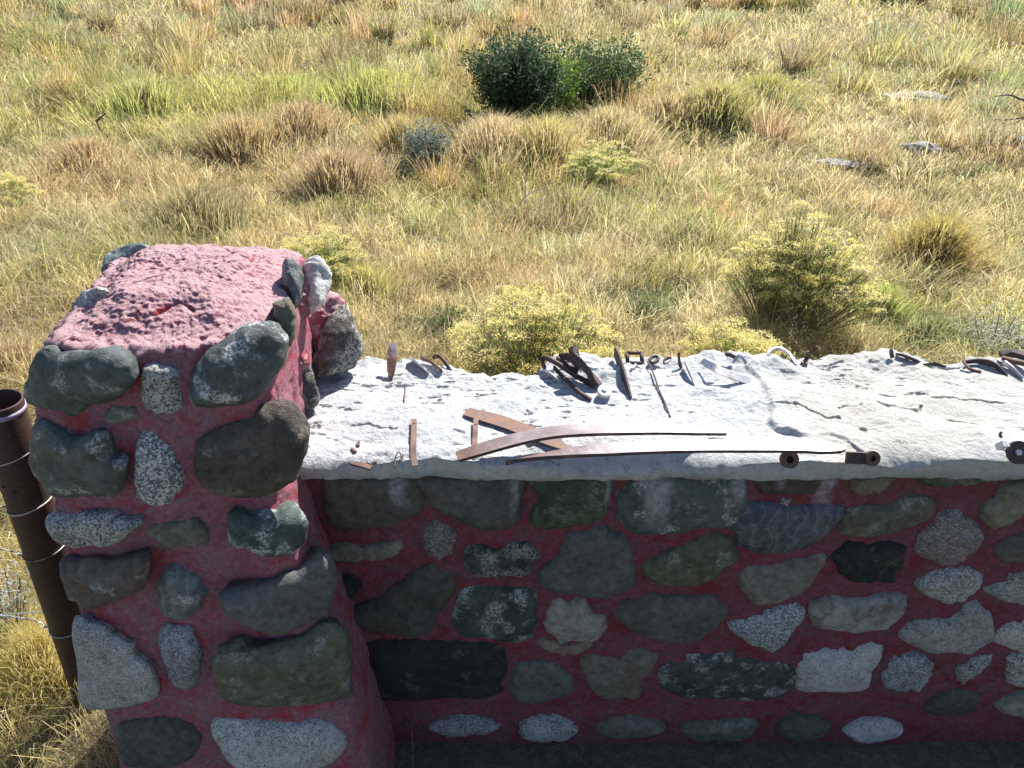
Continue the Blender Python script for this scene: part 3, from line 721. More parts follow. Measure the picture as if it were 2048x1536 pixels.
def pillar_pts():
    rows = []
    zs = np.concatenate([np.linspace(-.05, .5, 24), np.linspace(.5, TOP - .045, 170)[1:]])
    for z in zs:
        P = pillar_ring(z, NP); rows.append(np.concatenate([P, np.full((NP, 1), z)], 1))
    for k in range(1, 9):                      # rounded shoulder
        an = k / 8 * math.pi / 2
        P = pillar_ring(TOP, NP, shrink=.13 * (1 - math.cos(an)))
        rows.append(np.concatenate([P, np.full((NP, 1), TOP - .045 + .045 * math.sin(an))], 1))
    for k in range(1, 101):
        s = .13 + .87 * k / 100
        P = pillar_ring(TOP, NP, shrink=min(s, .999))
        rows.append(np.concatenate([P, np.full((NP, 1), TOP)], 1))
    A = np.array(rows)                         # (rows, NP, 3)
    # the cap is mounded: higher towards the back and middle
    top = A[..., 2] > TOP - .046
    f = sstep(0, 1, (A[..., 1] - 1.16) / .5)
    edge = np.zeros(A.shape[:2]); nr = A.shape[0]
    ss = np.array([0] * (nr - 100) + [k / 100 for k in range(1, 101)])
    edge[:] = ss[:, None]
    A[..., 2] += np.where(top, (.022 * f + .050 * sstep(0, .55, edge)), 0)
    return A
PA = pillar_pts()
Rr = PA.shape[0]
smooth_verts = PA.reshape(-1, 3)
i_ = np.arange(Rr - 1)[:, None]; j_ = np.arange(NP)[None, :]
PF = np.stack([i_ * NP + j_, i_ * NP + (j_ + 1) % NP, (i_ + 1) * NP + (j_ + 1) % NP, (i_ + 1) * NP + j_], -1).reshape(-1, 4)
P_BVH = BVHTree.FromPolygons([tuple(v) for v in smooth_verts.tolist()], PF.tolist())
def vert_normals(V, Fq):
    n = np.zeros_like(V); a = V[Fq[:, 0]]; b = V[Fq[:, 1]]; c = V[Fq[:, 2]]; d = V[Fq[:, 3]]
    fn = np.cross(c - a, d - b)
    for k in range(4): np.add.at(n, Fq[:, k], fn)
    return n / (np.linalg.norm(n, axis=1, keepdims=True) + 1e-12)

pillar = empty('stone_pillar', (-.72, 1.45, 0), 'squat pink-red mortar pillar set with rounded boulders at the left end of the wall', 'pillar')
wall = empty('stone_wall', (.9, 1.55, 0), 'low cobble wall in dark red mortar under a white concrete slab', 'wall')

def inside(q, o):
    a = o; b = np.roll(o, -1, 0); x, y = q[:, 0][:, None], q[:, 1][:, None]
    c = ((a[:, 1] > y) != (b[:, 1] > y)) & (x < (b[:, 0] - a[:, 0]) * (y - a[:, 1]) / (b[:, 1] - a[:, 1] + 1e-12) + a[:, 0])
    return c.sum(1) % 2 == 1
def outline(poly, n, jag, seed):
    """closed pixel polygon -> n smooth points with a slightly ragged edge"""
    P = np.array(poly, float); m = len(P)
    t = np.arange(n) / n * m; k = t.astype(int); f = (t - k)[:, None]
    a, b, c, d = P[(k - 1) % m], P[k % m], P[(k + 1) % m], P[(k + 2) % m]
    o = .5 * (2 * b + (c - a) * f + (2 * a - 5 * b + 4 * c - d) * f * f + (3 * b - a - 3 * c + d) * f ** 3)
    gx_, gy_ = np.meshgrid(np.linspace(o[:, 0].min(), o[:, 0].max(), 24), np.linspace(o[:, 1].min(), o[:, 1].max(), 24))
    q = np.stack([gx_.ravel(), gy_.ravel()], -1); ins = inside(q, o); q = q[ins]; q = q if len(q) else o.mean(0)[None]
    de = np.sqrt(((q[:, None] - o[None, ::2]) ** 2).sum(-1)).min(1) - .12 * np.sqrt(((q - o.mean(0)) ** 2).sum(1)); ctr = q[de.argmax()]
    dv = o - ctr; L = np.linalg.norm(dv, axis=1, keepdims=True)
    an = np.arange(n) / n * 2 * math.pi
    w = fbm(np.cos(an) * 4 + seed, np.sin(an) * 4, o=4, s=seed)[:, None]
    return ctr, ctr + dv * 1.06 + dv / L * w * jag
STONE_RIM = []      # (3D outline points, owner)
def stone(poly, m, parent, owner, D=.028, n=96, rings=15, seed=0, surf=None, plane=None, label=None, back=.05, jag=2.0, rough=.0055, power=2.6, facet=.0065):
    """surf: BVH to drape on; plane: (centre, normal) for stones that stand proud of the outline"""
    ctr, o = outline(poly, n, jag, seed)
    def hit(p):
        if surf is not None:
            h = surf.ray_cast(CAM, ray(*p))
            if h[0] is not None:
                nn = h[1] if h[1].dot(ray(*p)) < 0 else -h[1]
                return h[0], nn
            return None
        return on_plane(p[0], p[1], *plane), plane[1].normalized()
    c0 = hit(ctr)
    if c0 is None: return None
    V = []; C = c0[0]; cn = c0[1]
    svals = np.sin(np.linspace(0, 1, rings + 1)[1:] * math.pi / 2)
    allp = np.concatenate([ctr + (o - ctr) * s for s in svals] + [ctr[None]])
    dd = np.sqrt(((allp[:, None] - o[None]) ** 2).sum(-1)).min(1); dd[(rings - 1) * n: rings * n] = 0; inner = np.clip(dd / dd.max() * 1.1, 0, 1)
    base = []
    for s in svals:
        for k in range(n):
            p = ctr + (o[k] - ctr) * s
            h = hit(p)
            if h is None: h = (on_plane(p[0], p[1], C, cn), cn)
            base.append((h[0], h[1], s))
    base.append((C, cn, 0.0))
    B = np.array([list(b[0]) for b in base]); N = np.array([list(b[1]) for b in base]); S = np.array([b[2] for b in base])
    # soften normals: stones turn corners gently
    N = N * .6 + np.array(cn)[None] * .4; N /= np.linalg.norm(N, axis=1, keepdims=True)
    D = D * (.70 if owner == 'p' and surf is None else .9 if owner == 'p' else 1.0)
    hgt = D * np.power(1 - (1 - inner) ** 3.2, .6) - .009 * S ** 8
    lo = fbm(B[:, 0] * 11 + seed, B[:, 1] * 11, B[:, 2] * 11, o=3, s=seed)
    hi = fbm(B[:, 0] * 55 + seed, B[:, 1] * 55, B[:, 2] * 55, o=3, s=seed + 9)
    fc = np.abs(vn(B[:, 0] * 16 + seed * 3, B[:, 1] * 16, B[:, 2] * 16, s=seed + 4))
    hgt = hgt + (D * .28 * lo + rough * .5 * hi - facet * fc) * (1 - S ** 6)
    V = B + N * hgt[:, None]
    # buried back half
    rim = V[(rings - 1) * n: rings * n]; cb = V[-1]
    bk = np.array(cn)
    ring2 = rim * .75 + np.array(C)[None] * .25 - bk[None] * back * .7
    backc = np.array(C) - bk * back
    V = np.concatenate([V, ring2, backc[None]])
    ci = rings * n; r2 = ci + 1; bi = r2 + n
    F3 = []; F4 = []
    for k in range(n):
        k2 = (k + 1) % n
        F3.append((ci, k, k2))
        for q in range(rings - 1): F4.append((q * n + k, (q + 1) * n + k, (q + 1) * n + k2, q * n + k2))
        F4.append(((rings - 1) * n + k, r2 + k, r2 + k2, (rings - 1) * n + k2))
        F3.append((bi, r2 + k2, r2 + k))
    loc = np.array(C)
    obj = mesh_np('stone', V - loc[None], [np.array(F3), np.array(F4)], m)
    bm = bmesh.new(); bm.from_mesh(obj.data); bmesh.ops.recalc_face_normals(bm, faces=bm.faces); bm.to_mesh(obj.data); bm.free()
    obj.location = Vector(loc); obj.parent = parent; obj.matrix_parent_inverse = Matrix.Translation(-parent.location)
    if label: obj['label'] = label
    STONE_RIM.append((V[(rings - 1) * n: rings * n], owner, V[:rings * n:3]))
    return obj

def T(frame, pts):
    x0, y0, s = frame
    return [(x0 + u / s, y0 + v / s) for u, v in pts]
D1 = (0, 440, 3.34); D2 = (350, 440, 3.34); D3 = (0, 880, 3.2825); D4 = (380, 880, 3.2825); PX = (0, 0, 1)
def vec(*a): return Vector(a).normalized()
def atp(px, py, y): return on_y(px, py, y)
S = M_PS
PST = [  # polygon, material, D, mode, label
    (T(D1, [(190,1150),(210,1050),(240,930),(300,860),(360,900),(460,900),(560,905),(640,885),(760,930),(820,980),(850,1070),(780,1170),(700,1220),(580,1240),(530,1300),(420,1300),(310,1280),(240,1240),(200,1200)]),
     'green', .040, (atp(150, 770, 1.17), vec(-.35, -1, .05)), 'large smooth dark green-grey boulder at the top left corner'),
    (T(D1, [(960,1000),(1000,965),(1100,980),(1170,1010),(1200,1150),(1215,1240),(1150,1290),(1050,1285),(960,1250),(945,1150),(945,1060)]), 'granite', .016, None, 'small squarish speckled granite block under the cap'),
    (T(D1, [(690,1320),(740,1250),(830,1250),(910,1250),(905,1330),(830,1350),(760,1365),(710,1355)]), 'olive', .010, None, None),
    (T(D1, [(700,300),(730,235),(790,200),(860,178),(970,165),(1000,200),(930,240),(850,290),(780,350),(740,400),(705,390)]), 'teal', .028, (atp(250, 525, 1.66), vec(-.4, -.6, .9)), 'pale green stone at the back left corner of the cap'),
    (T(D1, [(505,630),(540,560),(600,500),(700,462),(720,490),(640,560),(560,640),(515,660)]), 'granite', .030, (atp(185, 595, 1.40), vec(-.6, -.5, .8)), None),
    (T(D2, [(120,1060),(160,960),(230,870),(350,790),(450,720),(560,695),(650,710),(720,770),(735,880),(700,980),(640,1070),(560,1170),(430,1220),(280,1240),(150,1235),(105,1170)]),
     'greenlichen', .060, (atp(475, 735, 1.185), vec(.25, -1, .35)), 'large glossy dark green boulder at the top right corner'),
    (T(D2, [(720,290),(770,270),(830,310),(855,360),(850,440),(840,520),(790,545),(770,480),(740,430),(715,380)]), 'teal', .045, (on_z(585, 565, 1.52), vec(.35, -.6, .75)), 'teal stone on the right edge of the cap'),
    (T(D2, [(665,570),(720,535),(770,530),(800,600),(810,700),(790,800),(750,840),(720,770),(690,700),(670,620)]), 'olive', .045, (on_z(571, 640, 1.50), vec(.45, -1, .35)), 'olive slab-shaped stone on edge below the teal one'),
    (T(D2, [(875,300),(910,255),(960,270),(1005,340),(1020,440),(985,540),(925,610),(880,570),(870,460),(868,370)]), 'white', .060, (on_z(630, 575, 1.45), vec(.75, -.6, .5)), 'white stone at the back right of the cap, dazzling in the sun'),
    (T(D2, [(940,1010),(950,900),(990,800),(1030,690),(1090,610),(1140,590),(1190,700),(1250,830),(1240,910),(1170,985),(1060,1025),(960,1045)]), 'darklichen', .075, (on_z(678, 690, 1.24), vec(.7, -.8, .35)), 'dark lichen-covered boulder bulging over the slab'),
    (T(D2, [(790,1110),(835,965),(880,950),(930,1050),(965,1190),(930,1250),(870,1285),(825,1200)]), 'darklichen', .032, (on_z(612, 770, 1.22), vec(.75, -.8, .3)), None),
    ([(393,900),(405,880),(450,860),(500,835),(525,815),(560,808),(590,815),(612,860),(610,900),(596,935),(585,960),(520,990),(450,990),(410,970),(395,940)], 'lumpy', .048, (atp(505, 905, 1.165), vec(.30, -1, .12)), 'rough brown boulder at the right corner level with the slab'),
    ([(62,900),(68,855),(85,845),(120,870),(150,880),(180,868),(200,880),(215,915),(235,930),(240,965),(225,985),(170,990),(110,988),(85,965),(65,935)], 'green', .040, (atp(150, 930, 1.15), vec(-.3, -1, 0)), 'grey-green boulder with pale lichen on the left corner'),
    ([(270,900),(285,870),(320,878),(345,905),(362,945),(360,980),(335,1005),(300,1010),(275,985),(268,940)], 'bluegranite', .022, None, 'upright oval blue-grey speckled granite stone in the middle'),
    ([(98,1035),(140,1030),(190,1027),(215,1035),(245,1045),(273,1047),(260,1065),(230,1085),(190,1092),(140,1090),(110,1070)], 'granite', .030, (atp(185, 1060, 1.135), vec(-.22, -1, 0)), None),
    ([(293,1052),(320,1043),(370,1040),(400,1045),(417,1065),(415,1085),(380,1092),(340,1094),(310,1078)], 'olive', .018, None, None),
    (T(D4, [(255,560),(280,500),(390,520),(450,505),(560,520),(640,500),(700,500),(745,510),(768,560),(755,640),(700,720),(650,745),(560,740),(450,730),(350,700),(270,690)]), 'greenlichen', .036, (atp(540, 1070, 1.13), vec(.30, -1, 0)), 'dark green stone with white lichen on the right corner'),
    (T(D3, [(410,800),(500,810),(620,805),(720,820),(830,800),(920,790),(940,860),(910,980),(780,1030),(640,1095),(570,1085),(480,1030),(430,960),(405,880)]), 'rustbrown', .034, (atp(205, 1165, 1.115), vec(-.2, -1, 0)), 'russet brown stone on the left side'),
    (T(D3, [(1045,950),(1070,880),(1120,830),(1200,850),(1310,900),(1350,980),(1330,1080),(1260,1150),(1160,1170),(1080,1130),(1040,1040)]), 'teal', .026, None, 'blue-green rounded stone low in the middle'),
    (T(D4, [(210,1040),(250,1010),(400,970),(560,940),(640,900),(760,850),(830,790),(890,760),(930,800),(950,870),(950,960),(920,1060),(850,1140),(760,1190),(640,1240),(500,1240),(380,1210),(270,1140)]), 'grey', .050, (atp(560, 1190, 1.125), vec(.42, -1, 0)), 'large smooth grey-green boulder wrapping the right corner'),
    (T(D3, [(480,1260),(500,1190),(560,1220),(660,1260),(740,1320),(840,1370),(860,1440),(960,1536),(980,1700),(560,1750),(510,1450)]), 'granite', .032, (atp(215, 1330, 1.095), vec(-.15, -1, 0)), None),
    (T(D3, [(1045,1290),(1080,1220),(1150,1240),(1240,1240),(1280,1320),(1310,1450),(1290,1600),(1180,1620),(1110,1530),(1060,1400)]), 'bluegranite', .024, None, None),
    (T(D4, [(200,1420),(260,1370),(400,1400),(520,1380),(700,1330),(830,1260),(900,1230),(970,1240),(1030,1300),(1060,1400),(1050,1536),(1000,1700),(300,1700),(190,1550)]), 'olive', .045, (atp(575, 1330, 1.09), vec(.30, -1, 0)), None),
    ([(232,1460),(300,1440),(370,1450),(400,1490),(350,1530),(260,1525)], 'brown', .03, None, None),
    ([(150,1500),(200,1470),(225,1500),(215,1560),(170,1570)], 'grey', .03, None, None),
    ([(430,1450),(520,1440),(640,1445),(690,1480),(640,1530),(500,1540)], 'whitegranite', .04, None, None),
]
for i, (poly, mk, D, pl, lab) in enumerate(PST):
    if pl is None: stone(poly, S[mk], pillar, 'p', D=D, seed=10 + i, surf=P_BVH, label=lab, jag=3.2)
    else: stone(poly, S[mk], pillar, 'p', D=D, seed=10 + i, plane=pl, label=lab, back=.09, jag=3.2, power=2.3,
                rough=.008 if mk in ('lumpy', 'darklichen') else .0035)

# mortar skin of the pillar, pushed and pitted
def lap(V, owner, Nn, amp, rad):
    kd_pts = np.concatenate([r_[0] for r_ in STONE_RIM if r_[1] == owner])
    kd = KDTree(len(kd_pts))
    for i, p in enumerate(kd_pts): kd.insert(p, i)
    kd.balance()
    d = np.array([kd.find(v)[2] for v in V.tolist()])
    return amp * np.exp(-(d / rad) ** 2), d
def crvp(c): return [tuple(p)[:2] for p in crv([(a, b, 0) for a, b in c], 40)]
def build_pillar_mortar():
    V = smooth_verts.copy(); N = vert_normals(V, PF)
    if N[:, 2][-1] < 0: N = -N
    x, y, z = V.T
    topm = sstep(.3, .8, N[:, 2])
    d = .007 * fbm(x * 9, y * 9, z * 9, o=3, s=2) + .0028 * fbm(x * 42, y * 42, z * 42, o=3, s=3)
    pit = np.clip(fbm(x * 55, y * 110, z * 80, o=3, s=8) - .55, 0, .5); pit2 = np.clip(fbm(x * 14 + y * 5, y * 55, z * 30, o=3, s=18) - .75, 0, .6)
    d += topm * (.0026 * fbm(x * 110, y * 150, z * 90, o=3, s=4) + .0022 * fbm(x * 24, y * 30, z * 24, o=2, s=24) - .005 * pit - .009 * pit2)
    l, dist = lap(V, 'p', N, 1.0, .018)
    d += -.003 + np.exp(-((dist - .016) / .010) ** 2) * (.003 + .004 * fbm(x * 35, y * 35, z * 35, o=2, s=6)) - .008 * np.exp(-(dist / .0055) ** 2)
    for c in [[(215, 592), (262, 578), (300, 568), (330, 562)], [(385, 492), (430, 500), (470, 522)], [(500, 645), (535, 640), (560, 652)], [(300, 612), (350, 600), (380, 606)]]:
        Q = np.array([list(on_z(a, b, 1.545)) for a, b in crvp(c)]); dq = np.sqrt((((V[:, None, :2] + .004 * vn(x * 60, y * 60, s=5)[:, None, None]) - Q[None, :, :2]) ** 2).sum(-1)).min(1)
        d -= topm * .008 * np.exp(-(dq / .004) ** 2)
    # trowelled channels between stones
    d -= .006 * np.abs(vn(x * 6, y * 6, z * 6, s=14)) * (1 - topm)
    V = V + N * d[:, None]
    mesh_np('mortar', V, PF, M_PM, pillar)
build_pillar_mortar()
# mortar daubed over the shoulder boulders on the right
def daub(poly, plane, D, seed):
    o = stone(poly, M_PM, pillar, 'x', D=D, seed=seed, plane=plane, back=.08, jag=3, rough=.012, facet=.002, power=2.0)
    o.name = 'mortar_daub'
daub(T(D2, [(880,620),(930,540),(1000,490),(1060,500),(1120,560),(1120,620),(1060,680),(1020,780),(960,880),(930,980),(890,860),(870,740)]), (on_z(645, 640, 1.28), vec(.6, -.8, .5)), .050, 61)
daub(T(D2, [(700,980),(740,860),(800,770),(850,790),(870,860),(900,960),(840,1010),(800,1100),(830,1230),(740,1180),(690,1090)]), (on_z(585, 720, 1.30), vec(.6, -.9, .3)), .030, 62)
daub(T(D2, [(560,1210),(620,1090),(690,1010),(720,1060),(780,1180),(740,1250),(640,1265),(590,1250)]), (on_z(548, 790, 1.27), vec(.45, -1, .25)), .030, 63)
daub(T(D2, [(790,560),(850,440),(890,360),(910,420),(960,520),(900,620),(840,660),(800,640)]), (on_z(606, 600, 1.43), vec(.5, -.7, .5)), .022, 64)

# ================================================================== WALL
WY = 1.325
C1 = (600, 940, 3.764); C2 = (1050, 940, 3.764); C3 = (1500, 940, 3.737)
W = M_WS
WST = [
 (T(C1, [(200,60),(400,50),(700,50),(880,70),(920,200),(910,310),(800,370),(650,425),(500,440),(330,440),(210,370),(180,280)]), 'brown', .022, 'purplish brown boulder under the slab beside the pillar'),
 (T(C1, [(890,60),(1000,50),(1300,50),(1600,50),(1680,90),(1665,250),(1640,370),(1550,440),(1450,450),(1300,425),(1130,350),(1010,270),(940,170)]), 'brown', .026, None),
 (T(C2, [(20,70),(200,60),(400,60),(620,70),(650,160),(600,330),(480,400),(300,425),(150,435),(50,410),(60,330),(110,220)]), 'moss', .024, 'mossy dark green stone under the slab'),
 (T(C1, [(225,570),(330,545),(480,555),(620,550),(740,535),(760,590),(700,650),(560,675),(380,685),(240,665)]), 'buff', .014, None),
 (T(C1, [(930,430),(1000,390),(1090,400),(1160,460),(1180,540),(1130,630),(1030,665),(950,630),(920,540)]), 'pinkgranite', .018, None),
 (T(C1, [(1260,600),(1350,560),(1420,580),(1510,600),(1570,560),(1680,550),(1770,600),(1790,660),(1730,770),(1600,800),(1450,800),(1330,790),(1250,720)]), 'darklichen', .022, 'kidney-shaped dark stone with pale flecks'),
 (T(C1, [(280,850),(330,770),(420,790),(460,860),(400,960),(320,970),(280,920)]), 'dark', .018, None),
 (T(C1, [(370,1120),(430,1030),(600,950),(740,860),(860,770),(1000,715),(1080,760),(1150,800),(1160,900),(1080,1020),(1000,1150),(900,1250),(760,1245),(640,1230),(500,1190),(390,1170)]), 'brown', .024, 'big flat brown stone with a scalloped upper edge'),
 (T(C1, [(1230,910),(1400,880),(1600,890),(1760,920),(1775,1050),(1760,1180),(1700,1280),(1560,1290),(1400,1270),(1230,1240),(1150,1150),(1170,1050)]), 'greenlichen', .022, 'squarish green-grey stone with pale lichen'),
 (T(C1, [(450,1340),(700,1300),(950,1290),(1250,1300),(1480,1320),(1530,1420),(1500,1600),(1400,1700),(600,1700),(500,1500)]), 'dark', .026, None),
 (T(C1, [(1600,1500),(1700,1450),(1850,1450),(2000,1520),(2050,1650),(1800,1750),(1600,1700)]), 'grey', .022, None),
 (T(C2, [(290,560),(340,480),(450,470),(520,440),(590,430),(650,470),(740,490),(800,600),(825,740),(800,850),(720,910),(620,960),(520,960),(400,930),(250,910),(130,870),(110,800),(180,720),(270,650)]), 'grey', .030, 'big rounded smooth grey stone in the middle of the wall'),
 (T(C2, [(710,200),(780,100),(900,60),(1200,55),(1450,55),(1640,70),(1660,250),(1600,380),(1490,430),(1350,425),(1200,455),(1050,470),(950,490),(830,470),(720,380),(695,300)]), 'green', .026, 'broad green-grey stone under the slab with white mineral streaks'),
 (T(C2, [(890,710),(960,660),(1060,620),(1180,560),(1290,510),(1390,475),(1480,500),(1590,580),(1590,660),(1500,740),(1420,820),(1280,850),(1120,850),(980,830),(900,780)]), 'olive', .026, None),
 (T(C2, [(150,1110),(190,1030),(240,970),(310,990),(400,970),(470,1000),(500,1070),(600,1100),(605,1180),(560,1250),(460,1290),(350,1290),(270,1290),(200,1230),(150,1170)]), 'buff', .022, 'pale buff stone of lumpy outline'),
 (T(C2, [(95,1290),(150,1260),(230,1290),(330,1320),(470,1300),(490,1330),(420,1370),(340,1390),(230,1370),(130,1330)]), 'tan', .012, None),
 (T(C2, [(690,1090),(740,1010),(850,970),(970,940),(1060,960),(1200,955),(1330,940),(1450,975),(1530,1040),(1500,1110),(1420,1190),(1320,1260),(1180,1285),(1020,1270),(860,1220),(740,1150)]), 'brown', .024, 'long brown lens-shaped stone low in the middle'),
 (T(C2, [(440,1420),(560,1390),(700,1420),(800,1350),(990,1380),(970,1480),(900,1560),(850,1700),(600,1720),(470,1600)]), 'tan', .018, None),
 (T(C2, [(1050,1460),(1200,1450),(1230,1390),(1400,1380),(1550,1370),(1620,1420),(1880,1450),(2000,1500),(2000,1620),(1800,1720),(1200,1700),(1020,1600)]), 'greenlichen', .022, None),
 (T(C3, [(-150,1150),(-60,1120),(60,1080),(200,1040),(330,1005),(400,1050),(390,1130),(310,1210),(210,1330),(120,1340),(0,1290),(-110,1220)]), 'bluegranite', .022, 'blue-white speckled granite stone of triangular outline'),
 (T(C3, [(-123,400),(-90,260),(50,240),(200,250),(400,260),(560,270),(690,290),(690,330),(610,430),(500,520),(380,580),(200,605),(50,600),(-60,560),(-110,480)]), 'blue', .024, 'blue-grey streaked stone right of the mineral streaks'),
 (T(C3, [(-60,740),(60,700),(250,690),(400,660),(540,640),(545,700),(500,770),(440,860),(360,930),(250,970),(120,1000),(0,980),(-60,900),(-80,820)]), 'tan', .020, None),
 (T(C3, [(610,660),(700,590),(760,555),(900,560),(1000,548),(1140,570),(1150,680),(1090,760),(1070,825),(950,830),(860,845),(740,820),(660,770),(635,700)]), 'dark', .022, 'almost black jagged stone'),
 (T(C3, [(670,380),(740,300),(860,265),(1000,270),(1120,220),(1230,200),(1350,210),(1380,260),(1330,350),(1240,410),(1080,450),(950,480),(800,495),(690,460)]), 'olive', .022, None),
 (T(C3, [(770,50),(1080,45),(1030,130),(950,170),(860,190),(780,170)]), 'tan', .012, None),
 (T(C3, [(1290,40),(1740,40),(1700,100),(1560,120),(1400,120),(1310,105)]), 'moss', .012, None),
 (T(C3, [(1380,360),(1450,330),(1550,300),(1620,350),(1700,430),(1740,500),(1700,590),(1600,670),(1500,720),(1380,690),(1270,640),(1240,590),(1290,480)]), 'pinkgranite', .024, 'round pinkish speckled granite stone near the right edge'),
 (T(C3, [(1720,280),(1830,200),(1900,110),(2050,90),(2080,230),(2000,360),(1920,420),(1820,440),(1750,380)]), 'tan', .020, None),
 (T(C3, [(1840,560),(1920,500),(2100,440),(2150,660),(2000,690),(1900,680),(1830,620)]), 'brown', .020, None),
 (T(C3, [(1240,830),(1300,800),(1400,760),(1560,735),(1650,740),(1730,790),(1720,860),(1640,930),(1540,980),(1440,985),(1340,950),(1250,890)]), 'granite', .022, None),
 (T(C3, [(1750,880),(1900,830),(1950,770),(2100,740),(2250,800),(2250,960),(2100,1000),(1960,990),(1850,950),(1770,920)]), 'granite', .022, None),
 (T(C3, [(450,1040),(560,960),(650,945),(780,960),(900,940),(1010,925),(1130,930),(1160,960),(1150,1040),(1080,1110),(1000,1170),(850,1210),(700,1200),(570,1180),(470,1140)]), 'whitebrown', .026, 'white oval stone with brown staining on its left'),
 (T(C3, [(1130,1210),(1240,1140),(1380,1110),(1500,1120),(1600,1010),(1700,1000),(1790,1080),(1805,1200),(1760,1290),(1650,1350),(1480,1355),(1330,1345),(1200,1290)]), 'whitegranite', .028, 'large white granite stone low at the right'),
 (T(C3, [(1800,1260),(1890,1170),(2000,1120),(2200,1100),(2300,1300),(2100,1350),(1950,1330)]), 'whitegranite', .022, None),
 (T(C3, [(340,1520),(400,1400),(470,1360),(600,1340),(720,1330),(850,1300),(960,1320),(970,1400),(900,1520),(850,1620),(400,1650)]), 'whitegranite', .024, None),
 (T(C3, [(1010,1480),(1100,1390),(1250,1380),(1350,1440),(1340,1550),(1250,1650),(1030,1620)]), 'bluegranite', .020, None),
 (T(C3, [(1550,1480),(1650,1410),(1780,1370),(1790,1420),(1700,1500),(1600,1580),(1540,1550)]), 'granite', .016, None),
 (T(C3, [(1920,1440),(1950,1380),(2200,1340),(2200,1600),(1950,1600)]), 'granite', .020, None),
 (T(C3, [(20,50),(300,45),(520,50),(510,150),(430,185),(250,190),(80,170)]), 'brown', .010, None),
 (T(C3, [(225,215),(290,205),(300,240),(260,270),(225,250)]), 'granite', .006, None),
]
wplane = (Vector((0, WY, 0)), Vector((0, -1, 0)))
for i, (poly, mk, D, lab) in enumerate(WST):
    stone(poly, W[mk], wall, 'w', D=D, seed=60 + i, plane=wplane, label=lab, jag=3.8, back=.04, rough=.006 if mk in ('dark', 'darklichen') else .0035)
# courses below the photograph's lower edge and past its right edge, the same masonry carrying on
rs = random.Random(5)
kinds = ['brown', 'grey', 'granite', 'olive', 'green', 'whitegranite', 'pinkgranite', 'tan', 'blue']
def px_of(x, y, z):
    v = Vector((x, y, z)) - CAM; d = v.dot(FWD); return 1024 + F * v.x / d, 768 - F * v.dot(UPV) / d
kk = 0
def extra(x, z, rx, rz):
    global kk
    kq = np.concatenate([r_[0] for r_ in STONE_RIM if r_[1] == 'w']); near_ = (np.abs(kq[:, 0] - x) < rx + .012) & (np.abs(kq[:, 2] - z) < rz + .012)
    if near_.any(): return
    poly = [px_of(x + rx * math.cos(a) * rs.uniform(.85, 1.08), WY, z + rz * math.sin(a) * rs.uniform(.85, 1.08)) for a in [k * math.pi / 5 for k in range(10)]]
    stone(poly, W[rs.choice(kinds)], wall, 'w', D=.024, seed=140 + kk, plane=wplane, jag=2.5, back=.04, n=40, rings=9); kk += 1
for z in (.22, .08):
    x = -.26 + rs.uniform(0, .08)
    while x < 1.9:
        rx = rs.uniform(.075, .125); extra(x + rx, z + rs.uniform(-.015, .015), rx, rs.uniform(.05, .065)); x += 2 * rx + rs.uniform(.03, .06)
for z in (1.0, .85, .70, .55, .40):
    x = 1.34 + .1 * (1 - z)
    while x < 1.95:
        rx = rs.uniform(.075, .11); extra(x + rx, z + rs.uniform(-.02, .02), rx, rs.uniform(.05, .07)); x += 2 * rx + rs.uniform(.03, .05)

WX0, WX1 = -.60, 2.10
def build_wall_mortar():
    nx, nz = 620, 260
    xs = np.linspace(WX0, WX1, nx); zs = np.linspace(-.05, 1.095, nz)
    X, Z = np.meshgrid(xs, zs, indexing='ij'); Y = np.full_like(X, WY)
    V = np.stack([X, Y, Z], -1).reshape(-1, 3); x, y, z = V.T
    l, dist = lap(V, 'w', None, 1.0, .016)
    d = -.004 + .0045 * fbm(x * 9, z * 9, o=3, s=41) + .0025 * fbm(x * 45, z * 45, o=3, s=42) + np.exp(-((dist - .016) / .010) ** 2) * (.003 + .003 * fbm(x * 32, z * 32, o=2, s=43)) - .006 * np.exp(-(dist / .005) ** 2)
    V[:, 1] -= d
    Fq = grid_faces(nx, nz)[:, ::-1]
    # solid body behind the front skin
    n0 = len(V)
    yb = 1.77
    back = np.array([(WX0, yb, -.05), (WX0, yb, 1.095), (WX1, yb, 1.095), (WX1, yb, -.05)])
    V = np.concatenate([V, back])
    a, b, c, d_ = 0, nz - 1, (nx - 1) * nz + nz - 1, (nx - 1) * nz
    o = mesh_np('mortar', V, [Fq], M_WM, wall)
    bm = bmesh.new(); bm.from_mesh(o.data); bm.verts.ensure_lookup_table()
    vb = [bm.verts[n0 + k] for k in range(4)]
    bm.faces.new(vb)
    bm.faces.new([bm.verts[k] for k in range(0, nz)] + [vb[1], vb[0]])
    bm.faces.new([bm.verts[(nx - 1) * nz + k] for k in range(nz - 1, -1, -1)] + [vb[3], vb[2]])
    bm.faces.new([bm.verts[i * nz + nz - 1] for i in range(nx)] + [vb[2], vb[1]])
    bmesh.ops.recalc_face_normals(bm, faces=bm.faces)
    bm.to_mesh(o.data); bm.free()
build_wall_mortar()

# ------------------------------------------------------------------ coping slab
SZ, SB = 1.150, 1.087
YF = on_z(1024, 918, SZ).y
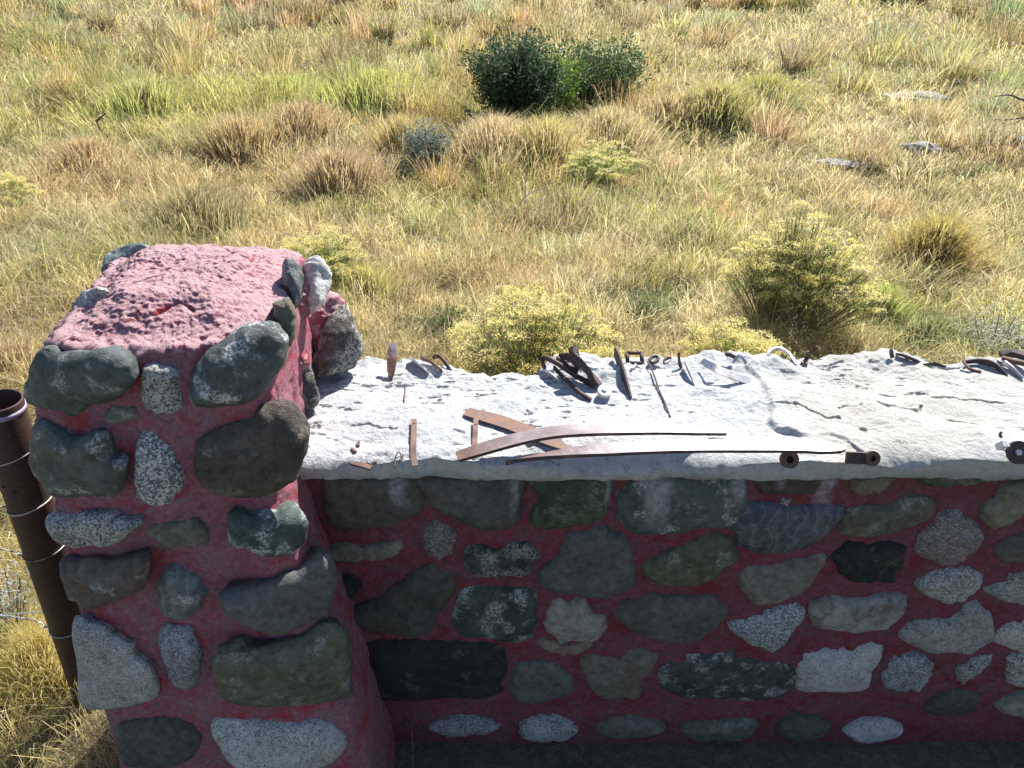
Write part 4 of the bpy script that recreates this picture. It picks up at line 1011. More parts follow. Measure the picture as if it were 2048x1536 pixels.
# back edge of the slab, photo pixels
BK = [(700, 712), (760, 712), (820, 714), (900, 722), (935, 738), (1000, 746), (1060, 742), (1110, 712), (1160, 706), (1200, 716), (1260, 712), (1340, 712), (1400, 712), (1480, 704), (1540, 700), (1590, 716), (1640, 710), (1700, 712), (1760, 704), (1830, 716), (1880, 726), (1930, 722), (2000, 712), (2048, 716)]
bkx = []; bky = []
for a, b in BK:
    p = on_z(a, b + 3, SZ + .004); bkx.append(p.x); bky.append(p.y)
CRACKS = [[(1552, 800), (1596, 803), (1640, 818), (1662, 825), (1682, 822)], [(1682, 806), (1695, 802), (1708, 806), (1726, 804)], [(1758, 800), (1772, 807), (1800, 811), (1838, 814), (1846, 806)],
          [(1866, 793), (1890, 792), (1925, 792), (1972, 796), (2008, 802)], [(1898, 830), (1925, 834), (1958, 841)], [(700, 832), (735, 828), (760, 838), (790, 840)]]
HOLES = [(775, 771, .010), (1727, 858, .008), (878, 803, .006)]
LEDGE = [(1515, 768), (1530, 800), (1532, 838), (1545, 858), (1590, 862), (1650, 868), (1700, 880), (1735, 900)]
def slab_h(x, y):
    rgh = .25 + .9 * sstep(-.4, .8, fbm(x * 3.5 + 2, y * 6, o=3, s=70)); h = .007 * fbm(x * 5, y * 7, o=3, s=71) + rgh * (.0034 * fbm(x * 17, y * 24, o=4, s=72) + .0015 * fbm(x * 70, y * 100, o=3, s=73)) - .004 * np.clip(np.abs(vn(x * 9 + 3, y * 16, s=78)) - .0, 0, 1)
    pit = np.clip(fbm(x * 22, y * 75, o=4, s=75) - .62, 0, .5) * sstep(-.3, .5, fbm(x * 4, y * 5, o=2, s=74)); h -= .026 * pit
    # raised later pour at the right
    L = [on_z(a, b, SZ + .01) for a, b in LEDGE]
    lx = np.interp(y, [p.y for p in L[:5]][::-1], [p.x for p in L[:5]][::-1])
    ly = np.interp(x, [p.x for p in L[3:]], [p.y for p in L[3:]])
    wob = .012 * fbm(x * 18, y * 18, o=2, s=76)
    ly = np.where(x > L[-1].x, YF - .05, ly)
    bb = on_z(1600, 728, SZ).y + .02 * fbm(x * 6, y * 0, o=2, s=77)
    ra = sstep(0, .022, x - lx + wob) * sstep(0, .014, y - ly + wob) * (1 - sstep(0, .07, y - bb))
    h += .016 * ra * (.7 + .5 * fbm(x * 9, y * 9, o=2, s=85))
    for c in CRACKS:
        P = np.array([[on_z(a, b, SZ + .02).x, on_z(a, b, SZ + .02).y] for a, b in c])
        dm = np.full(x.shape, 9.0); wv = .005 * vn(x * 70, y * 70, s=79) + .003 * vn(x * 160, y * 160, s=80)
        near = (x > P[:, 0].min() - .03) & (x < P[:, 0].max() + .03)
        xx, yy = x[near], y[near] + wv[near]; dd = np.full(xx.shape, 9.0)
        for k in range(len(P) - 1):
            a, b = P[k], P[k + 1]; ab = b - a; t = np.clip(((xx - a[0]) * ab[0] + (yy - a[1]) * ab[1]) / (ab @ ab), 0, 1)
            dd = np.minimum(dd, np.hypot(xx - a[0] - t * ab[0], yy - a[1] - t * ab[1]))
        dm[near] = dd
        h -= .018 * np.exp(-(dm / .0023) ** 2) * np.clip(.9 + .9 * vn(x * 28, y * 28, s=88), .1, 1.4)
    for a, b, r_ in HOLES:
        p = on_z(a, b, SZ); h -= .025 * np.exp(-(((x - p.x) / r_) ** 2 + ((y - p.y) / r_) ** 2) ** 2)
    # rough swollen back edge
    yb = np.interp(x, bkx, bky)
    h += .016 * sstep(-.09, -.01, y - yb) * (fbm(x * 14, y * 10, o=3, s=81) + .1)
    # humps the ironwork is bedded in
    for a, b, rx, ry, hh in [(1150, 722, .06, .05, .03), (1190, 745, .09, .04, .018), (860, 735, .05, .04, .016), (1245, 735, .04, .06, .018), (1480, 722, .05, .05, .022), (1410, 775, .06, .02, .010), (1550, 718, .05, .05, .02), (1600, 880, .04, .02, .006), (1210, 785, .03, .02, .012), (1420, 735, .05, .05, .012)]:
        p = on_z(a, b, SZ + .01); h += hh * np.exp(-((x - p.x) / rx) ** 2 - ((y - p.y) / ry) ** 2) * (1 + .3 * vn(x * 60, y * 60, s=83))
    return h
def edge_front(x):
    return YF + .006 * fbm(x * 8, x * 0, o=3, s=91) + .010 * np.clip(fbm(x * 11, x * 0 + 7, o=3, s=98) - .45, 0, 1)
def slab_top(x, y):
    e = y - edge_front(x)
    k = .55 + .50 * fbm(x * 6.5, x * 0 + 2, o=4, s=92)
    drop = .036 * np.clip(k, .15, 1.3) * np.exp(-np.clip(e, 0, 1) / (.012 + .012 * np.clip(k, .2, 1)))
    return SZ + slab_h(x, y) - drop
def build_slab():
    nx, ny = 1300, 230
    xs = np.linspace(-.56, 2.12, nx); t = np.linspace(0, 1, ny)
    X = np.repeat(xs[:, None], ny, 1); yf = edge_front(X); yb = np.interp(X, bkx, bky) + .008 * fbm(X * 20, X * 0, o=3, s=93)
    Yt = yf + (yb - yf) * t[None, :]
    Zt = slab_top(X, Yt)
    nf = 16; fr = []
    for k in range(nf):
        u = k / nf
        zz = SB + (Zt[:, 0] - SB) * u + (.0025 * fbm(xs * 30, xs * 0 + 1, o=2, s=94) if k == 0 else 0)
        yy = yf[:, 0] + .004 * (1 - u) + .0035 * fbm(xs * 16, zz * 16, o=3, s=95) + .0018 * fbm(xs * 70, zz * 70, o=2, s=96) + .004 * (u > .8) * (u - .8) * 5
        fr.append(np.stack([xs, yy, zz], -1))
    fr = np.stack(fr, 1)
    top = np.stack([X, Yt, Zt], -1)
    nb = 8; bk = []
    for k in range(1, nb + 1):
        u = k / nb; zz = Zt[:, -1] + (SB - Zt[:, -1]) * u
        bk.append(np.stack([xs, yb[:, 0] + .012 * math.sin(u * 3.14) + .004 * fbm(xs * 20, zz * 20, o=2, s=97), zz], -1))
    bk = np.stack(bk, 1)
    und = np.stack([xs, np.full(nx, YF + .03), np.full(nx, SB + .001)], -1)[:, None, :]
    A = np.concatenate([und, fr, top, bk], 1)
    o = mesh_np('coping_slab', A.reshape(-1, 3), grid_faces(nx, A.shape[1])[:, ::-1], M_CON, wall)
    # close underside and ends
    bm = bmesh.new(); bm.from_mesh(o.data); bm.verts.ensure_lookup_table(); q = A.shape[1]
    for i in range(nx - 1):
        bm.faces.new((bm.verts[i * q], bm.verts[(i + 1) * q], bm.verts[(i + 1) * q + q - 1], bm.verts[i * q + q - 1]))
    bm.faces.new([bm.verts[k] for k in range(q)]); bm.faces.new([bm.verts[(nx - 1) * q + k] for k in range(q - 1, -1, -1)])
    bmesh.ops.recalc_face_normals(bm, faces=bm.faces); bm.to_mesh(o.data); bm.free()
    for p in o.data.polygons: p.use_smooth = True
    o['label'] = 'bleached white concrete coping slab, pitted and cracked'
build_slab()
def top_z(x, y): return float(slab_top(np.array([float(x)]), np.array([float(y)]))[0])

# ================================================================== IRONWORK ON THE SLAB
def sp(px, py, lift=0.0, ref=None):
    """point above the slab under a photo pixel, lifted above its surface"""
    p = on_z(px, py, SZ + lift); z = top_z(p.x, p.y) + lift
    p = on_z(px, py, z); return p
def ribbon(bm, pts, widths, thick, side=None, roll=0.0):
    """bar of rectangular section along pts. side: direction across the bar (Vector) or None = horizontal"""
    n = len(pts); rings = []
    for i, p in enumerate(pts):
        t = (pts[min(i + 1, n - 1)] - pts[max(i - 1, 0)]).normalized()
        s = (side if side is not None else Vector((0, 0, 1)).cross(t)); s = (s - t * s.dot(t)).normalized()
        u = t.cross(s).normalized()
        rl = roll[i] if isinstance(roll, list) else roll
        s2 = s * math.cos(rl) + u * math.sin(rl); u2 = u * math.cos(rl) - s * math.sin(rl)
        w = widths[i] if isinstance(widths, list) else widths
        rings.append([bm.verts.new(p + s2 * a * w / 2 + u2 * b * thick / 2) for a, b in ((-1, -1), (1, -1), (1, 1), (-1, 1))])
    for i in range(n - 1):
        for k in range(4): bm.faces.new((rings[i][k], rings[i][(k + 1) % 4], rings[i + 1][(k + 1) % 4], rings[i + 1][k]))
    bm.faces.new(rings[0][::-1]); bm.faces.new(rings[-1])
def lerp_list(ts, n):
    xs = [a for a, b in ts]; ys = [b for a, b in ts]; return [float(np.interp(i / n, xs, ys)) for i in range(n + 1)]
def disc(bm, c, nrm, r, h, seg=20, hole=0.0):
    nrm = nrm.normalized(); a = nrm.orthogonal().normalized(); b = nrm.cross(a)
    def ring(rr, o): return [bm.verts.new(c + nrm * o + (a * math.cos(2 * math.pi * k / seg) + b * math.sin(2 * math.pi * k / seg)) * rr) for k in range(seg)]
    o0, o1 = ring(r, 0), ring(r, h)
    if hole:
        i0, i1 = ring(hole, 0), ring(hole, h)
        for k in range(seg):
            q = (k + 1) % seg
            bm.faces.new((o0[k], o0[q], o1[q], o1[k])); bm.faces.new((i0[q], i0[k], i1[k], i1[q]))
            bm.faces.new((o1[k], o1[q], i1[q], i1[k])); bm.faces.new((o0[q], o0[k], i0[k], i0[q]))
    else:
        for k in range(seg):
            q = (k + 1) % seg; bm.faces.new((o0[k], o0[q], o1[q], o1[k]))
        bm.faces.new(o0[::-1]); bm.faces.new(o1)
def hole_plug(c, nrm, r, parent):
    bm = bmesh.new(); disc(bm, c, nrm, r, .0012, 14); bm_obj('rivet_hole', bm, M_HOLE, parent)
M_HOLE = plain('shadowed_hole', (.012, .01, .012), (.02, .016, .018), 30, .9)
GI = 'old iron scraps bedded in the slab'
def iron(name, label, cat, pts, widths, thick, m, side=None, roll=0.0, n=28, holes=(), bevel=.0007, edge=None):
    P = crv(pts, n); wl = lerp_list(widths, n) if isinstance(widths, list) else widths
    rl = lerp_list(roll, n) if isinstance(roll, list) else roll
    base = P[0].copy()
    bm = bmesh.new(); ribbon(bm, P, wl, thick, side, rl)
    o = bm_obj(name, bm, m, bevel=bevel, smooth=False); tag(o, label, cat, GI)
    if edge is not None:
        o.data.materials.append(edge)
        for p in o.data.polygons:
            if p.normal.z < .75 and abs(p.normal.y) > .3 and p.normal.y < 0: p.material_index = 1  # sides facing the camera coloured dark, painting in the shade on the bar's edge
    o.data.transform(Matrix.Translation(-base)); o.location = base
    bpy.context.view_layer.update()
    for a, b, r_, lf in holes:
        c = sp(a, b, lf); 
        # nearest point of the bar
        q = min(P, key=lambda v: (v - c).length); c.z = q.z + thick / 2 - .0003
        bm = bmesh.new(); disc(bm, c, Vector((0, 0, 1)), r_, .0008, 14); bm_obj('rivet_hole', bm, M_HOLE, o)
    return o
M_BA = metal_mat('blade_steel_rusty_left', .05, steel=(.36, .34, .37), rough=.46, axis=(-.11, .12, .34))
M_BB = metal_mat('blade_steel_rusty_tip', .05, steel=(.36, .34, .37), rough=.46, axis=(.03, .14, .40))
M_BC = metal_mat('rusty_band_iron', .95, rc1=(.20, .105, .07), rc2=(.12, .08, .07))
def spz(px, py, l): return on_z(px, py, SZ + .006 + l)
a_pts = [spz(915, 914, .004), spz(1000, 888, .018), spz(1085, 868, .030), spz(1170, 860, .036), spz(1290, 858, .032), spz(1380, 861, .022), spz(1452, 867, .004)]
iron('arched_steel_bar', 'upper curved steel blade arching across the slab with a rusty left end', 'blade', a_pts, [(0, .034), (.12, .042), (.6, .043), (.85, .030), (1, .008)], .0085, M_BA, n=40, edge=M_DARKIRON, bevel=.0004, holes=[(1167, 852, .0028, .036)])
b_pts = [spz(1012, 926, .006), spz(1090, 912, .014), spz(1200, 900, .024), spz(1350, 893, .030), spz(1500, 892, .030), spz(1600, 893, .026), spz(1690, 898, .018)]
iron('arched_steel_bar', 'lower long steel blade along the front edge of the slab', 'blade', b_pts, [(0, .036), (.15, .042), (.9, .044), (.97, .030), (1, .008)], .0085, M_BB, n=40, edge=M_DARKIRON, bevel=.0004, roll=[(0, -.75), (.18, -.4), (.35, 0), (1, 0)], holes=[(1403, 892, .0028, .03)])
iron('iron_band', 'broad rusty band crossing beneath the two curved blades', 'metal band', [sp(932, 823, .006), sp(1010, 845, .008), sp(1100, 880, .007), sp(1175, 908, .005), sp(1245, 930, .002)], [(0, .036), (.15, .046), (.8, .044), (1, .04)], .003, M_BC, n=24)
iron('flat_iron_strap', 'short rusty strap with a hole at its top, left of the blades', 'metal strap', [sp(828, 838, .010), sp(828, 862, .008), sp(827, 890, .005), sp(827, 912, .003), sp(831, 932, -.002)], .0135, .003, M_BC, holes=[(828, 847, .0030, .010)])
iron('flat_iron_strap', 'shorter strap with a hole at its top, touching the rusty band', 'metal strap', [sp(952, 838, .012), sp(951, 858, .010), sp(950, 878, .006), sp(949, 896, .002)], .0125, .003, M_BC, holes=[(951, 850, .0028, .012)])

# knife-like scrap standing up at the back left
def leaf_blade():
    a = sp(781, 766, -.005); b = on_y(786, 686, a.y + .085)
    pts = crv([a, a.lerp(b, .35) + Vector((0, .0, .002)), a.lerp(b, .7), b], 14)
    bm = bmesh.new(); ribbon(bm, pts, lerp_list([(0, .004), (.3, .024), (.7, .030), (.92, .022), (1, .012)], 14), .004, side=Vector((1, 0, 0)))
    tag(bm_obj('knife_blade', bm, metal_mat('flaking_rust_plate', .40, steel=(.6, .56, .56), rc1=(.34, .17, .13), met=.3), bevel=.0007, smooth=False), 'rusty leaf-shaped blade standing upright at the back left of the slab', 'blade', GI)
leaf_blade()

def clump(name, label, cat, parts, m=None):
    """one thing made of named bars: parts = [(part name, pts, widths, thick, side, roll, material)]"""
    base = parts[0][1][0]
    root = empty(name, base, label, cat, GI); bpy.context.view_layer.update()
    for nm, pts, wd, th, side, roll, mm in parts:
        P = crv(pts, 20); wl = lerp_list(wd, 20) if isinstance(wd, list) else wd
        bm = bmesh.new(); ribbon(bm, P, wl, th, side, roll); bm_obj(nm, bm, mm, root, smooth=False, bevel=min(.0008, th * .25))
    return root
Zv = Vector((0, 0, 1))
# bent bracket, back left
clump('bent_bracket', 'dark bent bracket at the back edge right of the upright blade', 'bracket', [
    ('plate', [sp(842, 716, .016), sp(862, 724, .018), sp(884, 742, .004)], [(0, .016), (1, .014)], .004, Zv, .3, M_RUST),
    ('hook', [sp(866, 716, .02), sp(876, 712, .030), sp(888, 722, .022), sp(902, 742, .002)], [(0, .012), (1, .010)], .004, Zv, -.2, M_DARKIRON)])
# shears: bowed handle, bars and pivot
sh = clump('sheep_shears', 'half-buried shears with a looped handle at the back of the slab', 'shears', [
    ('loop_handle', [sp(1188, 772, .004), sp(1150, 750, .020), sp(1115, 727, .030), sp(1092, 716, .030), sp(1084, 722, .022), sp(1090, 738, .010)], .014, .007, Zv, 0.0, M_DARKIRON),
    ('lower_blade', [sp(1108, 735, .012), sp(1130, 758, .012), sp(1156, 782, .010), sp(1182, 800, .004)], .012, .006, Zv, .1, M_DARKIRON),
    ('cross_bar', [sp(1114, 716, .026), sp(1130, 728, .022), sp(1155, 745, .014)], .015, .006, Zv, 0.0, M_DARKIRON)])
# big curved lever
lv = clump('curved_lever', 'thick curved dark lever rising above the back edge with a round white pivot', 'lever', [
    ('arm', [sp(1196, 772, .008), sp(1182, 752, .024), sp(1166, 730, .044), sp(1150, 712, .060), sp(1146, 694, .074)], [(0, .030), (.5, .028), (.8, .024), (1, .016)], .018, None, .5, M_DARKIRON)])
bm = bmesh.new(); c = sp(1208, 786, .004); disc(bm, c, vec(.1, -.35, 1), .019, .012, 24); disc(bm, c + Vector((0, -.002, .012)), vec(.1, -.35, 1), .007, .004, 16)
bm_obj('pivot', bm, plain('whitened_iron', (.5, .5, .5), (.62, .62, .62), 30, .6), lv, smooth=False, bevel=.001)
# upright blade edge
clump('upright_blade', 'thin steel blade set on edge at right angles to the wall behind the curved blades', 'blade', [
    ('blade', [on_y(1230, 702, sp(1232, 722).y + .01), sp(1238, 722, .022), sp(1250, 758, .016), sp(1262, 796, .003)], [(0, .034), (.4, .044), (1, .012)], .005, Zv, 0.0, M_DARKIRON)])
# buckle
def buckle():
    c = sp(1269, 716, .022); root = empty('harness_buckle', c, 'small square iron buckle standing at the back edge', 'buckle', GI); bpy.context.view_layer.update()
    bm = bmesh.new(); w, h = .021, .018
    cr = [c + Vector((sx * w, sy * h * .7, sy * h * .55)) for sx, sy in ((-1, -1), (1, -1), (1, 1), (-1, 1), (-1, -1))]
    for k in range(4): tube(bm, [cr[k], cr[k + 1]], .0058, 8)
    bm_obj('frame', bm, M_DARKIRON, root)
    bm = bmesh.new(); tube(bm, crv([c + Vector((-.002, -.010, -.010)), c + Vector((0, -.02, -.014)), sp(1262, 738, .002)], 8), [.006] * 5 + [.005, .005, .004, .003], 8); bm_obj('tang', bm, M_STEEL, root)
buckle()
# ring links
def ring(label, px, py, lift, r, t, nrm, name='iron_ring', m=None):
    c = sp(px, py, lift); bm = bmesh.new(); a = nrm.orthogonal().normalized(); b = nrm.cross(a)
    pts = [c + (a * math.cos(k * math.pi / 12) + b * math.sin(k * math.pi / 12) * .6) * r for k in range(25)]
    tube(bm, pts, t, 8, caps=False); o = bm_obj(name, bm, m or M_DARKIRON); bmesh_fix(o); return tag(o, label, 'ring', GI)
def bmesh_fix(o):
    bm = bmesh.new(); bm.from_mesh(o.data); bmesh.ops.remove_doubles(bm, verts=bm.verts, dist=1e-5); bm.to_mesh(o.data); bm.free()
ring('dark iron link lying flat just right of the square buckle', 1308, 719, .000, .016, .0052, vec(.1, -.4, 1))
ring('second dark iron link at the back edge beyond the first link', 1335, 722, -.002, .015, .0044, vec(-.2, -.3, 1))
bm = bmesh.new(); tube(bm, crv([sp(1296, 722, .014), sp(1308, 750, .010), sp(1318, 780, .006), sp(1330, 806, .006), sp(1340, 834, .001)], 20), .0026, 7)
tag(bm_obj('iron_rod', bm, M_DARKIRON), 'long thin bent rod running forward from the back edge', 'rod', GI)
clump('spur', 'small upright iron spur at the back edge', 'iron spur', [('shank', [on_y(1357, 706, sp(1358, 725).y + .004), sp(1359, 726, .010), sp(1363, 736, 0)], [(0, .014), (1, .008)], .004, Zv, 0.0, M_DARKIRON)])
clump('iron_wedge', 'rusty wedge plate leaning left of the broad flat bar', 'plate', [('plate', [sp(1370, 722, .020), sp(1378, 742, .014), sp(1389, 770, .002)], [(0, .024), (.5, .018), (1, .004)], .003, Zv, .15, M_STEEL)])
clump('flat_bar', 'broad flat bar jutting out over its shadow at the back', 'metal bar', [('bar', [on_y(1404, 722, sp(1408, 735).y + .01), sp(1432, 737, .030), sp(1466, 751, .018), sp(1502, 764, .001)], [(0, .018), (.5, .026), (1, .024)], .003, Vector((.2, 1, .55)), 0.0, metal_mat('bar_steel', .1, steel=(.55, .52, .52)))])
clump('horn_shaped_iron', 'curved horn-shaped pale iron hooping over the back edge', 'hook', [
    ('hoop', [sp(1532, 716, .004), sp(1540, 702, .018), sp(1560, 698, .024), sp(1578, 708, .018), sp(1592, 728, .002)], [(0, .006), (.4, .014), (1, .008)], .005, Zv, .2, M_STEEL)])
clump('iron_tooth', 'pointed rusty tooth standing at the back edge', 'iron tooth', [('tooth', [on_y(1616, 702, sp(1614, 722).y), sp(1614, 716, .008), sp(1608, 728, -.002)], [(0, .005), (.6, .014), (1, .020)], .006, Vector((1, 0, 0)), 0.0, M_RUST)])
clump('iron_spike', 'dark spike on the back edge left of the curled strip', 'spike', [('spike', [on_y(1782, 698, sp(1782, 712).y), sp(1783, 708, .008), sp(1785, 716, -.002)], [(0, .007), (1, .010)], .007, Vector((1, 0, 0)), 0.0, M_DARKIRON)])
clump('curled_strip', 'dark curled strip along the back edge of the sandy patch', 'metal strip', [
    ('strip', [sp(1792, 708, .006), sp(1806, 711, .008), sp(1824, 718, .007), sp(1840, 725, .000)], [(0, .014), (.5, .022), (1, .008)], .004, Zv, .9, M_RUST)])
clump('strap_end', 'thin dark strap end bedded right of the curled strip', 'metal strap', [('strap', [sp(1846, 729, .002), sp(1866, 727, .006), sp(1892, 734, .000)], [(0, .010), (.5, .020), (1, .006)], .004, Zv, .9, M_DARKIRON)])
clump('strap_bundle', 'tangled iron straps at the back right end of the slab', 'metal straps', [
    ('strap', [sp(1926, 722, .018), sp(1940, 738, .010), sp(1962, 744, .002)], [(0, .012), (1, .008)], .004, Zv, .4, M_RUST),
    ('strap', [sp(1930, 724, .004), sp(1958, 722, .010), sp(1988, 730, .007), sp(2014, 752, -.002)], [(0, .012), (.5, .020), (1, .010)], .004, Zv, .2, M_DARKIRON),
    ('strap', [sp(2008, 724, .014), sp(2025, 738, .010), sp(2044, 758, 0)], .014, .004, Zv, .1, M_STEEL)])
clump('rusty_bar', 'rusty bar lying under the dark lump at the right edge of the slab', 'metal bar', [('bar', [sp(2004, 716, .020), sp(2024, 722, .022), sp(2050, 728, .018), sp(2080, 740, .01)], .014, .006, Zv, .3, M_RUST)])
clump('dark_lump', 'dark flaking iron lump at the back right corner', 'iron lump', [('lump', [sp(2000, 708, .024), sp(2024, 706, .030), sp(2060, 716, .026)], [(0, .012), (.5, .022), (1, .018)], .014, Zv, .4, M_DARKIRON)])
clump('iron_stub', 'small square iron stub in front of the broad flat bar', 'iron stub', [('stub', [sp(1452, 712, .018), sp(1456, 708, .024), sp(1470, 714, .014)], .010, .008, Zv, 0.0, M_DARKIRON)])
clump('iron_flake', 'grey pointed flake beside the pale lump at the back edge', 'iron flake', [('flake', [sp(1466, 726, .012), sp(1478, 712, .024), sp(1492, 728, .004)], [(0, .008), (.5, .016), (1, .005)], .006, Zv, .5, M_STEEL)])

clump('torn_plate', 'jagged grey plate lying left of the looped shears handle', 'plate', [('plate', [sp(1086, 742, .010), sp(1104, 752, .012), sp(1122, 766, .001)], [(0, .014), (.4, .026), (.7, .018), (1, .006)], .004, Zv, .3, M_STEEL)])
clump('torn_plate', 'broad dark plate bedded behind the arm of the lever', 'plate', [('plate', [sp(1118, 712, .026), sp(1140, 716, .030), sp(1160, 738, .006)], [(0, .012), (.4, .022), (1, .012)], .005, Zv, -.3, M_DARKIRON)])
clump('torn_plate', 'pale folded plate beside the bent bracket at the back edge', 'plate', [('plate', [sp(822, 718, .008), sp(836, 730, .014), sp(858, 748, .001)], [(0, .020), (.4, .034), (1, .012)], .004, Zv, .4, M_STEEL)])
# front edge fittings
def front_ring():
    c = sp(1575, 920, .004); c = on_y(1576, 918, YF - .002)
    root = empty('iron_eyelet', c, 'rusty round eyelet half bedded in the front edge of the slab', 'eyelet', GI); bpy.context.view_layer.update()
    bm = bmesh.new(); disc(bm, c, vec(.05, -1, .55), .021, .012, 24, hole=.009); bm_obj('collar', bm, M_RUST, root, smooth=False, bevel=.0015); hole_plug(c + vec(.05, -1, .55) * .004, vec(.05, -1, .55), .0092, root)
front_ring()
def hinge():
    a = on_y(1692, 915, YF - .001); b = on_y(1742, 917, YF - .004)
    root = empty('eye_plate', b, 'dark plate with a round eye in the front edge at the right blade end', 'plate', GI); bpy.context.view_layer.update()
    bm = bmesh.new(); ribbon(bm, crv([a, a.lerp(b, .5), b], 8), .028, .008, side=vec(0, .35, 1)); bm_obj('plate', bm, M_DARKIRON, root, smooth=False, bevel=.0015)
    bm = bmesh.new(); disc(bm, b + Vector((0, .002, 0)), vec(.05, -1, .5), .018, .010, 24, hole=.0075); bm_obj('eye', bm, M_RUST, root, smooth=False, bevel=.0012); hole_plug(b + Vector((0, .002, 0)) + vec(.05, -1, .5) * .004, vec(.05, -1, .5), .0078, root)
hinge()
def bolt_plate():
    c = on_y(2034, 905, YF - .004)
    root = empty('bolted_plate', c, 'dark rounded plate with a bright bolt at the front right of the slab', 'plate', GI); bpy.context.view_layer.update()
    bm = bmesh.new(); disc(bm, c, vec(.0, -1, .7), .027, .008, 26)
    bm_obj('plate', bm, M_DARKIRON, root, smooth=False, bevel=.0015)
    bm = bmesh.new(); d = c + vec(.0, -1, .7) * .008 + Vector((-.004, 0, 0)); disc(bm, d, vec(.0, -1, .7), .0075, .005, 6); bm_obj('bolt', bm, M_STEEL, root, smooth=False, bevel=.0006)
    bm = bmesh.new(); e = on_y(2007, 892, YF + .002); ribbon(bm, [e + Vector((0, .012, -.012)), e + Vector((0, -.004, .010))], .014, .014, side=Vector((1, 0, 0))); bm_obj('nut', bm, plain('white_metal', (.6, .6, .6), (.7, .7, .7), 30, .5), root, smooth=False, bevel=.001)
    bm = bmesh.new(); tube(bm, crv([sp(2003, 875, 0), sp(2000, 868, .006), sp(2004, 864, .012)], 8), .003, 7); bm_obj('pin', bm, M_DARKIRON, root)
bolt_plate()
def rust_bits():
    lab = ['small rusty stub at the front left of the slab', 'rusty flake above the front left edge', 'tiny rusty nail in the slab near the front left', 'rusty strip half bedded along the front left edge', 'short rusty nail at the front edge left of the strap']
    sp_ = [[(717, 884), (716, 892)], [(703, 897), (712, 904)], [(730, 910), (740, 912)], [(700, 925), (722, 930), (742, 936)], [(753, 904), (752, 914), (750, 926)]]
    for l, pts, w in zip(lab, sp_, (.007, .005, .004, .014, .008)):
        P = [sp(a, b, .003) for a, b in pts]
        if len(P) == 2: P = [P[0], P[0].lerp(P[1], .5), P[1]]
        bm = bmesh.new(); ribbon(bm, crv(P, 6), w, .005, side=None); tag(bm_obj('rust_fragment', bm, M_RUST, smooth=False, bevel=.0006), l, 'rust fragment', GI)
rust_bits()
bm = bmesh.new(); tube(bm, crv([sp(790, 936, .001), sp(791, 915, .004), sp(797, 904, .012), sp(802, 912, .008), sp(798, 922, .003), sp(804, 918, .006), sp(806, 908, .010)], 30), .0014, 6)
tag(bm_obj('wire_twist', bm, M_DARKIRON), 'tiny curled wire standing at the front left edge of the slab', 'wire', GI)
bm = bmesh.new(); tube(bm, crv([sp(811, 770, .002), sp(810, 785, .003), sp(808, 806, .001)], 8), .0016, 6)
tag(bm_obj('rusty_wire', bm, M_RUST), 'short straight rusty wire left of centre on the slab', 'wire', GI)

# ================================================================== FENCE POST AND WIRES
def post():
    top = on_y(-5, 800, 1.46); bot = on_y(185, 1390, 1.50)
    ax = (top - bot).normalized(); end = bot - ax * .28
    end.z = min(end.z, -.02)
    root = empty('steel_fence_post', end, 'rusty open-topped steel pipe post leaning beside the pillar', 'post'); bpy.context.view_layer.update()
    g = NT('brown_pipe'); v, oi = g.obj_vec()
    c = g.mix(g.rng(g.noise(v, 14, 5, .65), .35, .65), (.070, .032, .028), (.040, .020, .020))
    c = g.mix(g.rng(g.noise(v, 160, 4, .7), .58, .7, 0, .6), c, (.20, .10, .07))
    g.s(g.b.inputs['Base Color'], c); g.b.inputs['Roughness'].default_value = .6; g.b.inputs['Metallic'].default_value = .15
    g.s(g.b.inputs['Normal'], g.bump(g.noise(v, 220, 4, .7), .0012))
    bm = bmesh.new(); r0, r1, seg = .054, .0485, 40
    a = ax.orthogonal().normalized(); b = ax.cross(a)
    def ring(c, r): return [bm.verts.new(c + (a * math.cos(2 * math.pi * k / seg) + b * math.sin(2 * math.pi * k / seg)) * r) for k in range(seg)]
    R_ = [ring(end, r0), ring(top - ax * .003, r0), ring(top, r0 - .0015), ring(top, r1 + .001), ring(top - ax * .003, r1), ring(top - ax * .5, r1)]
    for q in range(len(R_) - 1):
        for k in range(seg): bm.faces.new((R_[q][k], R_[q][(k + 1) % seg], R_[q + 1][(k + 1) % seg], R_[q + 1][k]))
    bm.faces.new(R_[0][::-1]); bm.faces.new(R_[-1])
    bm_obj('pipe', bm, g.m, root)
    # lilac ring coloured in as the sky's reflection just under the rim
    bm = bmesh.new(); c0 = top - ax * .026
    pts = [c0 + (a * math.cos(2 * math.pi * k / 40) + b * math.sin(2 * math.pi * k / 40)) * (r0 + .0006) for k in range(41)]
    ribbon(bm, pts, .014, .0025, side=ax); o = bm_obj('reflection_band', bm, plain('lilac_reflection', (.34, .26, .45), (.46, .40, .55), 60, .4), root, smooth=True)
    # drilled holes
    for px, py in ((2, 961), (22, 964)):
        d = ray(px, py); 
        # intersection with the pipe: closest approach then step back to the surface
        w0 = CAM - end; A_, B_, C_ = d.dot(d), d.dot(ax), 1.0; D_, E_ = d.dot(w0), ax.dot(w0)
        den = A_ * C_ - B_ * B_; s = (B_ * E_ - C_ * D_) / den; t = (A_ * E_ - B_ * D_) / den
        pc = end + ax * t; off = (CAM + d * s) - pc; nd = -(d - ax * d.dot(ax)).normalized(); h = math.sqrt(max(r0 * r0 - off.length ** 2, 0)); q = pc + off + nd * h
        bm = bmesh.new(); disc(bm, q - (q - pc).normalized() * .001, (q - pc).normalized(), .0055, .0016, 14); bm_obj('drilled_hole', bm, M_HOLE, root)
    return root, top, end, ax, a, b, r0
proot, ptop, pend, pax, pa_, pb_, pr0 = post()
